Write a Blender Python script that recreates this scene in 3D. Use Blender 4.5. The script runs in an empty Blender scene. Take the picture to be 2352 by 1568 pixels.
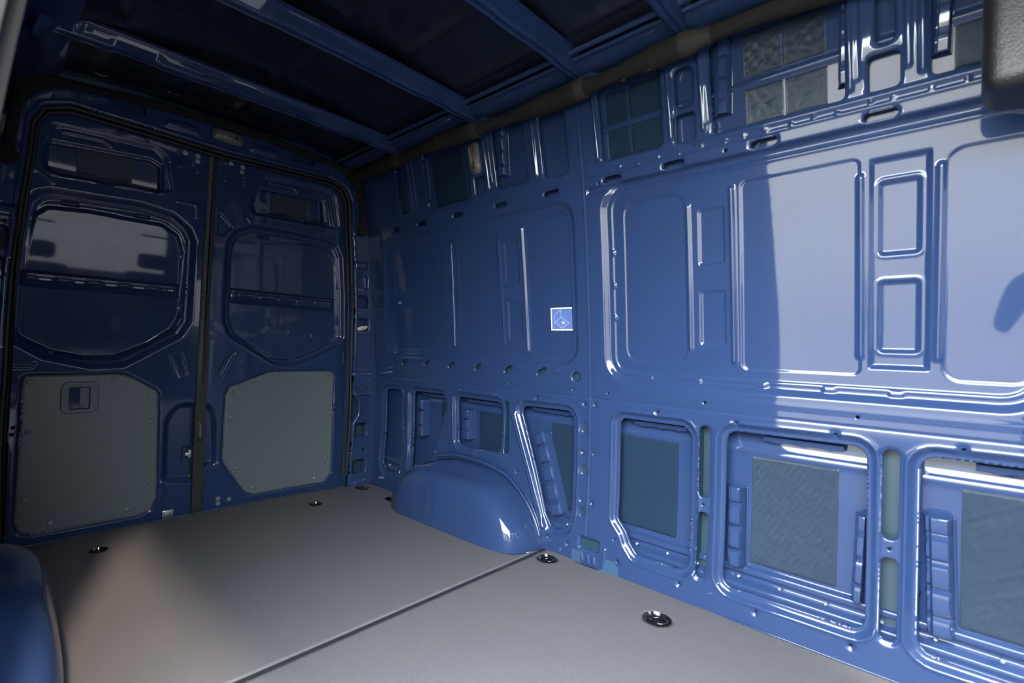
import bpy, bmesh, math, random
import numpy as np
from mathutils import Vector, Matrix

random.seed(4)
rng = np.random.RandomState(7)
PI = math.pi
SC = bpy.context.scene
COL = SC.collection

# ------------------------------------------------------------------ camera, light, exposure
CAM = (2.92, 0.063, 0.90)
cam_data = bpy.data.cameras.new('camera')
cam = bpy.data.objects.new('camera', cam_data)
COL.objects.link(cam)
vx = Vector((-0.67897842, 0.73404383, 0.01295987))
rx = Vector((0.73401261, 0.6783864, 0.03189642))
ux = Vector((-0.01462157, -0.03116969, 0.99940715))
m = Matrix((rx, ux, -vx)).transposed().to_4x4()
m.translation = Vector(CAM)
cam.matrix_world = m
cam_data.sensor_width = 36.0
cam_data.lens = 1145.93 * 36.0 / 2352.0
cam_data.clip_start = 0.01
cam_data.dof.use_dof = True
cam_data.dof.focus_distance = 2.7
cam_data.dof.aperture_fstop = 2.2
SC.camera = cam

SC.view_settings.view_transform = 'Standard'
SC.view_settings.look = 'None'
SC.view_settings.gamma = 1.0
SC.view_settings.exposure = 1.0
SC.view_settings.use_curve_mapping = False

world = bpy.data.worlds.new('overcast_sky')
SC.world = world
world.use_nodes = True
wn, wl = world.node_tree.nodes, world.node_tree.links
for n in list(wn):
    wn.remove(n)
wo = wn.new('ShaderNodeOutputWorld')
bg = wn.new('ShaderNodeBackground')
bg.inputs['Color'].default_value = (0.86, 0.94, 1.0, 1)
bg.inputs['Strength'].default_value = 20.0
wl.new(bg.outputs[0], wo.inputs[0])

sun_data = bpy.data.lights.new('sun', 'SUN')
sun_data.energy = 3.4
sun_data.color = (1.0, 0.80, 0.58)
sun_data.angle = math.radians(4.0)
sun = bpy.data.objects.new('sun', sun_data)
COL.objects.link(sun)
sun.location = (6, -3, 6)
sun.rotation_euler = Vector((-1.18, 0.292, -1.0)).to_track_quat('-Z', 'Y').to_euler()

# ------------------------------------------------------------------ materials
def mat(name, color, rough=0.5, metal=0.0, coat=0.0, coat_rough=0.05, spec=0.5, bump=None, var=None, trans=0.0, coat_ior=1.5):
    ma = bpy.data.materials.new(name)
    ma.use_nodes = True
    nt = ma.node_tree
    b = nt.nodes['Principled BSDF']
    b.inputs['Base Color'].default_value = (*color, 1)
    b.inputs['Roughness'].default_value = rough
    b.inputs['Metallic'].default_value = metal
    b.inputs['Coat Weight'].default_value = coat
    b.inputs['Coat Roughness'].default_value = coat_rough
    b.inputs['Coat IOR'].default_value = coat_ior
    b.inputs['Specular IOR Level'].default_value = spec
    if trans:
        b.inputs['Transmission Weight'].default_value = trans
    tc = nt.nodes.new('ShaderNodeTexCoord')
    if var:
        scale, amt = var
        no = nt.nodes.new('ShaderNodeTexNoise'); no.inputs['Scale'].default_value = scale
        no.inputs['Detail'].default_value = 6
        nt.links.new(tc.outputs['Object'], no.inputs['Vector'])
        mx = nt.nodes.new('ShaderNodeMix'); mx.data_type = 'RGBA'
        mx.inputs['A'].default_value = (*[c * (1 - amt) for c in color], 1)
        mx.inputs['B'].default_value = (*[min(1, c * (1 + amt)) for c in color], 1)
        nt.links.new(no.outputs['Fac'], mx.inputs['Factor'])
        nt.links.new(mx.outputs['Result'], b.inputs['Base Color'])
    if bump:
        kind, scale, strength, dist = bump
        if kind == 'noise':
            t = nt.nodes.new('ShaderNodeTexNoise'); t.inputs['Scale'].default_value = scale
            t.inputs['Detail'].default_value = 4
            out = t.outputs['Fac']
        elif kind == 'voronoi':
            t = nt.nodes.new('ShaderNodeTexVoronoi'); t.inputs['Scale'].default_value = scale
            out = t.outputs['Distance']
        else:
            t = nt.nodes.new('ShaderNodeTexWave'); t.inputs['Scale'].default_value = scale
            t.inputs['Distortion'].default_value = 3.0
            t.inputs['Detail'].default_value = 3
            t.bands_direction = 'X' if kind == 'wavex' else 'Z'
            out = t.outputs['Fac']
        nt.links.new(tc.outputs['Object'], t.inputs['Vector'])
        bp = nt.nodes.new('ShaderNodeBump')
        bp.inputs['Strength'].default_value = strength
        bp.inputs['Distance'].default_value = dist
        nt.links.new(out, bp.inputs['Height'])
        nt.links.new(bp.outputs['Normal'], b.inputs['Normal'])
        if coat and bump[0] != 'noise':
            nt.links.new(bp.outputs['Normal'], b.inputs['Coat Normal'])
    return ma

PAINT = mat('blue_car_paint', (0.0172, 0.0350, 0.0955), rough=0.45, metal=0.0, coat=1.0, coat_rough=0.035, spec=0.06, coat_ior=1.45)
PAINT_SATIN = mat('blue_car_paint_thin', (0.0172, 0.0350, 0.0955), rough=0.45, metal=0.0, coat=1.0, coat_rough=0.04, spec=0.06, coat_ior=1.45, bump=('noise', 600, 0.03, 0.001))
ROOF_SHADE = mat('blue_car_paint_roof_shade', (0.0022, 0.0048, 0.012), rough=0.5, coat=1.0, coat_rough=0.07, coat_ior=1.45)  # roof skin's shade put into the colour; the bows keep the normal paint
PRIMER = mat('teal_primer', (0.008, 0.031, 0.052), rough=0.5, coat=0.5, coat_rough=0.2, coat_ior=1.3)
FOIL = mat('foil_damping_mat', (0.021, 0.035, 0.058), rough=0.5, spec=0.15, coat=1.0, coat_rough=0.11, coat_ior=1.4, bump=('wavex', 120, 0.5, 0.003))
FELT = mat('dark_damping_mat', (0.0085, 0.020, 0.041), rough=0.75, spec=0.1, bump=('noise', 180, 0.2, 0.002))
FLOORM = mat('grey_floor_covering', (0.094, 0.090, 0.0965), rough=0.58, spec=0.1, bump=('noise', 95, 0.35, 0.004), var=(3.0, 0.06))
STRIP = mat('dark_grey_joint_strip', (0.016, 0.020, 0.026), rough=0.45)
ALU = mat('brushed_aluminium', (0.55, 0.60, 0.66), rough=0.3, metal=0.9, bump=('noise', 400, 0.05, 0.001))
ZINC = mat('zinc_plated_steel', (0.42, 0.44, 0.45), rough=0.4, metal=0.8, var=(40, 0.2))
PIN = mat('grey_push_pin_plastic', (0.15, 0.18, 0.19), rough=0.35, var=(60, 0.05))
PANEL = mat('dark_grey_hardboard', (0.112, 0.134, 0.140), rough=0.36, spec=0.45, bump=('noise', 700, 0.15, 0.001))
PLASTIC = mat('grey_plastic', (0.105, 0.130, 0.140), rough=0.5, bump=('noise', 500, 0.08, 0.001))
BLACK = mat('black_plastic', (0.008, 0.009, 0.010), rough=0.45, var=(30, 0.2))
GLOSSB = mat('gloss_black_enamel', (0.006, 0.006, 0.007), rough=0.2, coat=0.6, var=(30, 0.2))
GRAIN = mat('grained_black_plastic', (0.008, 0.008, 0.0085), rough=0.33, spec=0.5, bump=('noise', 260, 0.6, 0.003))
RUBBER = mat('black_rubber', (0.012, 0.013, 0.013), rough=0.55, bump=('noise', 300, 0.1, 0.001))
GREYRUB = mat('grey_rubber', (0.075, 0.083, 0.085), rough=0.6, bump=('noise', 300, 0.1, 0.001))
FLEECE = mat('dark_fleece_wrap', (0.0042, 0.0038, 0.0034), rough=0.9, bump=('noise', 500, 0.3, 0.002))
TAPE = mat('pale_cloth_tape', (0.022, 0.020, 0.018), rough=0.85, bump=('noise', 300, 0.2, 0.001))
PILTRIM = mat('light_grey_pillar_trim', (0.05, 0.051, 0.052), rough=0.5, var=(12, 0.1))
LENS = mat('ribbed_clear_lens', (0.10, 0.095, 0.085), rough=0.18, coat=0.6, bump=('wavex', 160, 0.4, 0.002))
FOAM = mat('pale_foam', (0.55, 0.46, 0.38), rough=0.9, bump=('noise', 80, 0.5, 0.004))
WHITE = mat('white_print', (0.66, 0.74, 0.74), rough=0.5, var=(50, 0.03))
PERI = mat('periwinkle_print', (0.085, 0.135, 0.33), rough=0.45, var=(50, 0.03))
PALEB = mat('pale_blue_print', (0.42, 0.52, 0.74), rough=0.45, var=(50, 0.03))
SEALER = mat('pale_blue_seam_sealer', (0.022, 0.055, 0.11), rough=0.5, coat=0.4, bump=('noise', 120, 0.6, 0.004))
STUD = mat('white_plastic_stud', (0.22, 0.24, 0.27), rough=0.35, var=(80, 0.05))
CONC = mat('darkened_asphalt', (0.012, 0.012, 0.014), rough=0.85, var=(2.0, 0.1), bump=('noise', 40, 0.2, 0.01))  # unseen ground, darkened to cut the light it bounces onto the roof
RENDERW = mat('cream_rendered_facade', (0.50, 0.46, 0.39), rough=0.85, var=(1.0, 0.05))
SKIN = mat('skin', (0.45, 0.27, 0.19), rough=0.55, var=(20, 0.1))
CLOTH = mat('dark_navy_cloth', (0.006, 0.008, 0.014), rough=0.9, spec=0.08, bump=('noise', 250, 0.2, 0.002))
HAIR = mat('dark_hair', (0.02, 0.014, 0.01), rough=0.6, bump=('noise', 120, 0.5, 0.004))

# ------------------------------------------------------------------ object helpers
def link(name, me, ma, parent=None, smooth=True):
    o = bpy.data.objects.new(name, me)
    COL.objects.link(o)
    if ma is not None and not me.materials:
        me.materials.append(ma)
    if smooth:
        me.polygons.foreach_set('use_smooth', [True] * len(me.polygons))
    if parent is not None:
        o.parent = parent
    return o

def obj(name, bm, ma, parent=None, smooth=False, auto=None):
    me = bpy.data.meshes.new(name)
    bmesh.ops.recalc_face_normals(bm, faces=bm.faces)
    bm.to_mesh(me); bm.free()
    o = link(name, me, ma, parent, smooth)
    if auto:
        me.set_sharp_from_angle(angle=math.radians(auto))
    return o

def pydata(name, V, F, ma, parent=None, smooth=True, auto=None):
    me = bpy.data.meshes.new(name)
    me.from_pydata([tuple(map(float, p)) for p in V], [], [tuple(map(int, f)) for f in F])
    me.validate(); me.update()
    o = link(name, me, ma, parent, smooth)
    if auto:
        me.set_sharp_from_angle(angle=math.radians(auto))
    return o

def tag(o, label, cat, group=None):
    o['label'] = label; o['category'] = cat
    if group: o['group'] = group
    return o

def struct(o):
    o['kind'] = 'structure'
    return o

def empty(name, loc, rot=(0, 0, 0)):
    o = bpy.data.objects.new(name, None)
    COL.objects.link(o)
    o.location = loc; o.rotation_euler = rot
    o.empty_display_size = 0.05
    return o

def copy_tree(o, parent=None):
    c = o.copy(); COL.objects.link(c)
    if parent is not None: c.parent = parent
    for ch in list(o.children): copy_tree(ch, c)
    return c

def bm_box(bm, lo, hi, bev=0.0, seg=2):
    r = bmesh.ops.create_cube(bm, size=1.0)
    vs = r['verts']
    lo = Vector(lo); hi = Vector(hi)
    for v in vs:
        v.co = Vector(((lo[i] + hi[i]) / 2 + v.co[i] * (hi[i] - lo[i]) for i in range(3)))
    if bev:
        es = list({e for v in vs for e in v.link_edges})
        bmesh.ops.bevel(bm, geom=es, offset=bev, segments=seg, profile=0.5, affect='EDGES')

def box(name, lo, hi, ma, parent=None, bev=0.0, seg=2):
    bm = bmesh.new(); bm_box(bm, lo, hi, bev, seg)
    return obj(name, bm, ma, parent, smooth=bool(bev), auto=40 if bev else None)

def sweep(name, pts, rad, ma, parent=None, n=14, closed=False, squash=None, caps=True):
    """tube along pts; rad is a number or one per point; squash = (axis vector, factor)"""
    P = [Vector(p) for p in pts]
    k = len(P)
    R = rad if isinstance(rad, (list, tuple)) else [rad] * k
    V = []; F = []
    prev = None
    for i in range(k):
        if closed:
            t = (P[(i + 1) % k] - P[i - 1]).normalized()
        else:
            t = (P[min(i + 1, k - 1)] - P[max(i - 1, 0)]).normalized()
        if prev is None:
            a = Vector((0, 0, 1)) if abs(t.z) < 0.9 else Vector((1, 0, 0))
        else:
            a = prev
        a = (a - t * a.dot(t)).normalized(); prev = a
        b = t.cross(a)
        for j in range(n):
            an = 2 * PI * j / n
            off = (a * math.cos(an) + b * math.sin(an)) * R[i]
            if squash:
                ax, fc = Vector(squash[0]), squash[1]
                off = off - ax * off.dot(ax) * (1 - fc)
            V.append(P[i] + off)
    for i in range(k if closed else k - 1):
        i2 = (i + 1) % k
        for j in range(n):
            j2 = (j + 1) % n
            F.append((i * n + j, i * n + j2, i2 * n + j2, i2 * n + j))
    if caps and not closed:
        F.append(tuple(range(n - 1, -1, -1)))
        F.append(tuple((k - 1) * n + j for j in range(n)))
    return pydata(name, V, F, ma, parent, auto=50)

def smooth_path(pts, n=10):
    """Catmull-Rom through pts"""
    P = [Vector(p) for p in pts]
    out = []
    for i in range(len(P) - 1):
        p0 = P[max(i - 1, 0)]; p1 = P[i]; p2 = P[i + 1]; p3 = P[min(i + 2, len(P) - 1)]
        for s in range(n):
            t = s / n
            out.append(0.5 * ((2 * p1) + (p2 - p0) * t + (2 * p0 - 5 * p1 + 4 * p2 - p3) * t * t + (3 * p1 - p0 - 3 * p2 + p3) * t ** 3))
    out.append(P[-1])
    return out

# ------------------------------------------------------------------ pressed sheet metal: a fine grid displaced by stamped features
def fillet(poly, r, seg=5):
    P = [np.array(p, float) for p in poly]
    n = len(P); out = []
    for i in range(n):
        a, b, c = P[i - 1], P[i], P[(i + 1) % n]
        u = a - b; w = c - b
        lu, lw = np.linalg.norm(u), np.linalg.norm(w)
        u /= lu; w /= lw
        cosang = np.clip(u @ w, -1, 1); ang = math.acos(cosang)
        if ang > PI - 0.12 or r <= 0:
            out.append(b); continue
        d = min(r / math.tan(ang / 2), 0.48 * lu, 0.48 * lw)
        rr = d * math.tan(ang / 2)
        p1 = b + u * d; p2 = b + w * d
        cen = b + (u + w) / np.linalg.norm(u + w) * (rr / math.sin(ang / 2))
        a1 = math.atan2(*(p1 - cen)[::-1]); a2 = math.atan2(*(p2 - cen)[::-1])
        da = (a2 - a1 + PI) % (2 * PI) - PI
        for k in range(seg + 1):
            t = a1 + da * k / seg
            out.append(cen + rr * np.array([math.cos(t), math.sin(t)]))
    return np.array(out)

def rect(u0, v0, u1, v1, r=0.0, seg=5):
    return fillet([(u0, v0), (u1, v0), (u1, v1), (u0, v1)], r, seg)

def slot(u, v, lu, lv, ang=0.0, seg=6):
    r = min(lu, lv) / 2 * 0.999
    p = rect(-lu / 2, -lv / 2, lu / 2, lv / 2, r, seg)
    c, s = math.cos(ang), math.sin(ang)
    return np.array([(u + x * c - y * s, v + x * s + y * c) for x, y in p])

def circ(u, v, r, n=20):
    return np.array([(u + r * math.cos(2 * PI * k / n), v + r * math.sin(2 * PI * k / n)) for k in range(n)])

def grow(poly, d):
    """offset a polygon outward by d (mitred)"""
    P = np.array(poly, float); n = len(P)
    area = 0.5 * np.sum(P[:, 0] * np.roll(P[:, 1], -1) - np.roll(P[:, 0], -1) * P[:, 1])
    sg = 1 if area > 0 else -1
    out = []
    for i in range(n):
        e1 = P[i] - P[i - 1]; e2 = P[(i + 1) % n] - P[i]
        n1 = np.array([e1[1], -e1[0]]) * sg; n2 = np.array([e2[1], -e2[0]]) * sg
        n1 /= np.linalg.norm(n1) + 1e-12; n2 /= np.linalg.norm(n2) + 1e-12
        b = n1 + n2; b /= np.linalg.norm(b) + 1e-12
        out.append(P[i] + b * d / max(0.5, b @ n1))
    return np.array(out)

def sdf(poly, U, V, want_near=False):
    d2 = np.full(U.shape, 1e9); ins = np.zeros(U.shape, bool)
    if want_near: nu = np.zeros(U.shape); nv = np.zeros(U.shape)
    n = len(poly)
    for i in range(n):
        ax, ay = poly[i - 1]; bx, by = poly[i]
        ex, ey = bx - ax, by - ay
        L = ex * ex + ey * ey + 1e-18
        wx, wy = U - ax, V - ay
        t = np.clip((wx * ex + wy * ey) / L, 0, 1)
        dx = wx - ex * t; dy = wy - ey * t
        q = dx * dx + dy * dy
        mk = q < d2
        d2 = np.where(mk, q, d2)
        if want_near:
            nu = np.where(mk, ax + ex * t, nu); nv = np.where(mk, ay + ey * t, nv)
        c = ((ay > V) != (by > V))
        with np.errstate(divide='ignore', invalid='ignore'):
            xi = ex * (V - ay) / (ey if abs(ey) > 1e-12 else 1e-12) + ax
        ins ^= c & (U < xi)
    d = np.sqrt(d2); d = np.where(ins, -d, d)
    return (d, nu, nv) if want_near else d

def S(t):
    t = np.clip(t, 0, 1)
    return t * t * (3 - 2 * t)

def polydist(line, U, V):
    d2 = np.full(U.shape, 1e9)
    for i in range(1, len(line)):
        ax, ay = line[i - 1]; bx, by = line[i]
        ex, ey = bx - ax, by - ay
        L = ex * ex + ey * ey + 1e-18
        t = np.clip(((U - ax) * ex + (V - ay) * ey) / L, 0, 1)
        d2 = np.minimum(d2, (U - ax - ex * t) ** 2 + (V - ay - ey * t) ** 2)
    return np.sqrt(d2)

def field(name, us, vs, base, feats, ma, parent=None, skirt=0.012, flip=False):
    us = np.asarray(us, float); vs = np.asarray(vs, float)
    step = max(np.max(np.diff(us)), np.max(np.diff(vs)))
    U, V = np.meshgrid(us, vs, indexing='ij')
    nu_, nv_ = U.shape
    def sub(lo, hi, mg):
        i0 = np.searchsorted(us, lo[0] - mg); i1 = np.searchsorted(us, hi[0] + mg)
        j0 = np.searchsorted(vs, lo[1] - mg); j1 = np.searchsorted(vs, hi[1] + mg)
        return slice(max(i0, 0), max(i1, 0)), slice(max(j0, 0), max(j1, 0))
    gone = np.zeros((nu_ - 1, nv_ - 1), bool)
    onhole = np.zeros((nu_, nv_), bool)
    th = 0.74 * step
    for f in feats:
        if f[0] in ('hole', 'outer'):
            P = np.array(f[1])
            if f[0] == 'hole':
                sl = sub(P.min(0), P.max(0), 3 * step)
            else:
                sl = (slice(0, nu_), slice(0, nv_))
            u, v = U[sl], V[sl]
            if u.size == 0: continue
            d, pu, pv = sdf(P, u, v, True)
            if f[0] == 'outer': d = -d
            near = np.abs(d) < th
            cu = 0.25 * (u[:-1, :-1] + u[1:, :-1] + u[:-1, 1:] + u[1:, 1:])
            cv = 0.25 * (v[:-1, :-1] + v[1:, :-1] + v[:-1, 1:] + v[1:, 1:])
            U[sl] = np.where(near, pu, u); V[sl] = np.where(near, pv, v)
            onhole[sl] |= near
            u2, v2 = U[sl], V[sl]
            cu = 0.25 * (u2[:-1, :-1] + u2[1:, :-1] + u2[:-1, 1:] + u2[1:, 1:])
            cv = 0.25 * (v2[:-1, :-1] + v2[1:, :-1] + v2[:-1, 1:] + v2[1:, 1:])
            dc = sdf(P, cu, cv)
            if f[0] == 'outer': dc = -dc
            dd = np.where(near, 0, d)
            mn = np.minimum(np.minimum(dd[:-1, :-1], dd[1:, :-1]), np.minimum(dd[:-1, 1:], dd[1:, 1:]))
            g = (mn < -1e-9) | (dc < 0)
            a, b = sl
            gone[a.start:a.start + g.shape[0], b.start:b.start + g.shape[1]] |= g
    D = np.zeros(U.shape)
    for f in feats:
        k = f[0]
        if k == 'rec':
            _, P, depth, w = f
            P = np.array(P)
            sl = sub(P.min(0), P.max(0), 2 * step)
            if U[sl].size == 0: continue
            D[sl] -= depth * S(-sdf(P, U[sl], V[sl]) / w)
        elif k == 'bead':
            _, L, w, h = f
            L = np.array(L, float)
            sl = sub(L.min(0), L.max(0), w + 2 * step)
            if U[sl].size == 0: continue
            t = np.clip(polydist(L, U[sl], V[sl]) / w, 0, 1)
            D[sl] += h * (0.5 + 0.5 * np.cos(PI * t))
        elif k == 'ring':                       # raised or sunk bead that follows a closed outline
            _, P, w, h = f
            P = np.array(P)
            sl = sub(P.min(0), P.max(0), w + 2 * step)
            if U[sl].size == 0: continue
            t = np.clip(np.abs(sdf(P, U[sl], V[sl])) / w, 0, 1)
            D[sl] += h * (0.5 + 0.5 * np.cos(PI * t))
        elif k == 'dim':
            _, (cu, cv), r, depth = f
            sl = sub((cu - r, cv - r), (cu + r, cv + r), step)
            if U[sl].size == 0: continue
            t = np.clip(np.hypot(U[sl] - cu, V[sl] - cv) / r, 0, 1)
            D[sl] -= depth * (1 - S((t - 0.45) / 0.55))
        elif k == 'fn':
            D += f[1](U, V)
    P0, N = base(U, V)
    W = P0 + N * D[..., None]
    idx = np.arange(nu_ * nv_).reshape(nu_, nv_)
    q = np.stack([idx[:-1, :-1], idx[1:, :-1], idx[1:, 1:], idx[:-1, 1:]], -1)[~gone]
    if flip: q = q[:, ::-1]
    verts = W.reshape(-1, 3)
    Nf = np.broadcast_to(N, W.shape).reshape(-1, 3)
    if skirt and onhole.any():
        E = np.concatenate([q[:, [0, 1]], q[:, [1, 2]], q[:, [2, 3]], q[:, [3, 0]]])
        key = np.sort(E, 1)
        code = key[:, 0].astype(np.int64) * (nu_ * nv_) + key[:, 1]
        uq, inv, cnt = np.unique(code, return_inverse=True, return_counts=True)
        bd = E[cnt[inv] == 1]
        oh = onhole.reshape(-1)
        bd = bd[oh[bd[:, 0]] & oh[bd[:, 1]]]
        bv = np.unique(bd)
        mp = np.full(nu_ * nv_, -1, np.int64)
        mp[bv] = len(verts) + np.arange(len(bv))
        verts = np.concatenate([verts, verts[bv] - Nf[bv] * skirt])
        q = np.concatenate([q, np.stack([bd[:, 1], bd[:, 0], mp[bd[:, 0]], mp[bd[:, 1]]], -1)])
    used = np.unique(q)
    rm = np.full(len(verts), -1, np.int64); rm[used] = np.arange(len(used))
    verts = verts[used]; q = rm[q]
    me = bpy.data.meshes.new(name)
    me.vertices.add(len(verts)); me.vertices.foreach_set('co', verts.astype(np.float32).ravel())
    me.loops.add(len(q) * 4); me.loops.foreach_set('vertex_index', q.astype(np.int32).ravel())
    me.polygons.add(len(q))
    me.polygons.foreach_set('loop_start', np.arange(0, len(q) * 4, 4, dtype=np.int32))
    me.polygons.foreach_set('use_smooth', np.ones(len(q), bool))
    me.update(calc_edges=True); me.validate()
    return link(name, me, ma, parent, smooth=False)

def steps(a, b, s):
    return np.linspace(a, b, max(2, int(round((b - a) / s)) + 1))

# ------------------------------------------------------------------ body surfaces
_PZ = np.array([-0.2, 0, .12, .343, .7, .92, 1.21, 1.31, 1.54, 1.615, 1.90, 2.10])
_PY = np.array([1.836, 1.843, 1.85, 1.861, 1.853, 1.838, 1.806, 1.796, 1.764, 1.752, 1.688, 1.630])
_zz = np.linspace(-0.2, 2.1, 461)
_yy = np.interp(_zz, _PZ, _PY)
for _ in range(3):
    _yy = np.convolve(np.pad(_yy, 12, mode='reflect', reflect_type='odd'), np.ones(25) / 25, mode='valid')
def prof(z): return np.interp(z, _zz, _yy)
def dprof(z): return (prof(z + 0.01) - prof(z - 0.01)) / 0.02

def base_right(off=0.0):
    def f(U, V):
        P = np.stack([U, prof(V) + off, V], -1)
        s = dprof(V)
        n = np.stack([np.zeros_like(U), -np.ones_like(U), s], -1)
        return P, n / np.linalg.norm(n, axis=-1, keepdims=True)
    return f

LEFTSUM = 1.84
def base_left(U, V):
    P = np.stack([U, LEFTSUM - prof(V), V], -1)
    n = np.stack([np.zeros_like(U), np.ones_like(U), dprof(V)], -1)
    return P, n / np.linalg.norm(n, axis=-1, keepdims=True)

def doorx(z): return np.interp(z, [-.12, 0, .71, 1.38, 1.84, 2.05], [-.08, -.075, -.055, -.03, 0, .015])
def base_door(off=0.0):
    def f(U, V):
        P = np.stack([doorx(V) + off, U, V], -1)
        n = np.stack([np.ones_like(U), np.zeros_like(U), np.full_like(U, -0.035)], -1)
        return P, n / np.linalg.norm(n, axis=-1, keepdims=True)
    return f

def wp(x, z, out=0.0):
    """point on the right wall; out>0 stands into the room"""
    s = float(dprof(z)); k = math.hypot(1, s)
    return Vector((x, float(prof(z)) - out / k, z + out * s / k))
def dp(y, z, out=0.0):
    return Vector((float(doorx(z)) + out, y, z))

# ================================================================== RIGHT WALL
RW = []
# --- upper window blanks
win1 = fillet([(.160, .818), (1.674, .822), (1.674, 1.552), (.222, 1.552)], .10, 8)
win2 = fillet([(1.795, .766), (3.085, .766), (3.085, 1.572), (1.795, 1.572)], .115, 8)
for w in (win1, win2):
    RW.append(('rec', w, .017, .032))
    RW.append(('rec', grow(w, -.040), .004, .012))
    RW.append(('ring', grow(w, -.046), .008, .0022))
win1_panels = [
    fillet([(.262, .868), (.762, .868), (.752, 1.484), (.305, 1.484)], .07),
    fillet([(.884, .868), (1.180, .868), (1.180, 1.474), (.892, 1.474)], .06),
    fillet([(1.382, .860), (1.660, .862), (1.662, 1.488), (1.374, 1.488)], .035)]
win2_panels = [
    fillet([(1.890, .856), (2.148, .856), (2.146, 1.484), (1.892, 1.484)], .055),
    fillet([(2.335, .848), (2.676, .848), (2.672, 1.482), (2.335, 1.480)], .022),
    fillet([(2.856, .842), (3.040, .842), (3.040, 1.462), (2.857, 1.462)], .045)]
for p in win1_panels + win2_panels:
    RW.append(('rec', p, .0035, .006))
RW.append(('rec', rect(2.690, .868, 2.834, 1.472, .004), .012, .016))
for d in (rect(1.232, 1.211, 1.328, 1.412, .012), rect(1.238, .933, 1.334, 1.128, .012),
          rect(2.190, 1.213, 2.285, 1.411, .012), rect(2.192, .929, 2.286, 1.125, .012)):
    RW.append(('rec', d, .006, .009))
for d in (rect(2.713, 1.196, 2.811, 1.406, .014), rect(2.713, .917, 2.811, 1.126, .014)):
    RW.append(('rec', d, .008, .012))
    RW.append(('ring', grow(d, .004), .007, .002))
for (x0, x1, z0, z1, h) in ((.845, .834, .90, 1.44, .010), (1.198, 1.211, .917, 1.425, .006), (1.356, 1.366, .888, 1.458, .011),
                            (2.154, 2.157, .916, 1.427, .007), (2.308, 2.312, .876, 1.462, .010), (2.671, 2.672, .907, 1.425, .007), (2.851, 2.849, .906, 1.421, .007)):
    RW.append(('bead', [(x0, z1), (x1, z0)], .013, h))
# tabs on the lower window lip
for x in (.62, 1.02, 1.32, 1.56, 1.99, 2.18, 2.40, 2.595, 2.76):
    RW.append(('bead', [(x - .011, .800), (x + .011, .800)], .012, .004))
for z in (1.30, 1.17, 1.04):
    RW.append(('bead', [(1.846, z), (1.846, z - .012)], .010, .005))
    RW.append(('bead', [(1.655, z), (1.655, z - .012)], .008, .003))
    RW.append(('bead', [(.238, z - .06), (.238, z - .075)], .008, .003))
# --- crease and vertical panel seam
RW.append(('bead', [(.27, .697), (3.35, .697)], .005, -.0035))
RW.append(('bead', [(.27, .735), (1.70, .742)], .012, .0015))
RW.append(('bead', [(1.725, .10), (1.725, 1.96)], .0055, .004))
RW.append(('bead', [(1.732, .10), (1.732, 1.96)], .005, -.003))
# --- shallow hump band between the crease and window 2
RW.append(('bead', [(1.86, .742), (3.2, .742)], .016, .0015))
# --- lower openings with rolled flanges
op1 = fillet([(.165, .150), (.170, .617), (.332, .622), (.350, .200), (.325, .112), (.200, .100)], .035)
op3 = fillet([(.463, .626), (.752, .628), (.770, .560), (.600, .170), (.500, .090), (.465, .090)], .03)
op4 = fillet([(.861, .628), (1.190, .626), (1.203, .580), (1.195, .372), (.872, .364)], .035)
op6 = fillet([(1.318, .626), (1.610, .630), (1.637, .600), (1.640, .205), (1.624, .118), (1.540, .092), (1.495, .150)], .03)
op7 = fillet([(1.864, .630), (2.140, .630), (2.166, .600), (2.170, .125), (2.140, .104), (1.960, .102), (1.925, .140), (1.906, .180), (1.866, .222)], .03)
op9 = fillet([(2.289, .636), (2.694, .640), (2.698, .104), (2.289, .100)], .036)
op11 = fillet([(2.817, .636), (3.240, .640), (3.244, .104), (2.817, .100)], .036)
for p in (op1, op3, op4, op6, op7, op9, op11):
    RW.append(('rec', grow(p, .030), .013, .020))
    RW.append(('ring', grow(p, .031), .007, .003))
    RW.append(('hole', p))
for (x, top, mid1, mid0, bot, w) in ((.374, .640, .370, .330, .112, .030), (2.215, .641, .383, .333, .100, .040), (2.752, .643, .384, .334, .102, .040)):
    RW.append(('rec', rect(x - w / 2 - .014, bot - .014, x + w / 2 + .014, top + .012, w / 2 + .012), .006, .010))
    RW.append(('hole', rect(x - w / 2, mid1, x + w / 2, top, w / 2 * .95)))
    RW.append(('hole', rect(x - w / 2, bot, x + w / 2, mid0, w / 2 * .95)))
    RW.append(('hole', circ(x, (mid1 + mid0) / 2, .005, 10)))
RW.append(('hole', rect(1.222, .378, 1.257, .638, .0165)))
# beads beside openings
RW.append(('bead', [(.429, .605), (.444, .112)], .012, .010))
RW.append(('bead', [(.838, .615), (.845, .400)], .012, .008))
RW.append(('bead', [(1.293, .586), (1.500, .094)], .013, .010))
RW.append(('bead', [(1.272, .586), (1.478, .094)], .010, .006))
RW.append(('bead', [(1.005, .352), (1.010, .370)], .026, .010))
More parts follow.
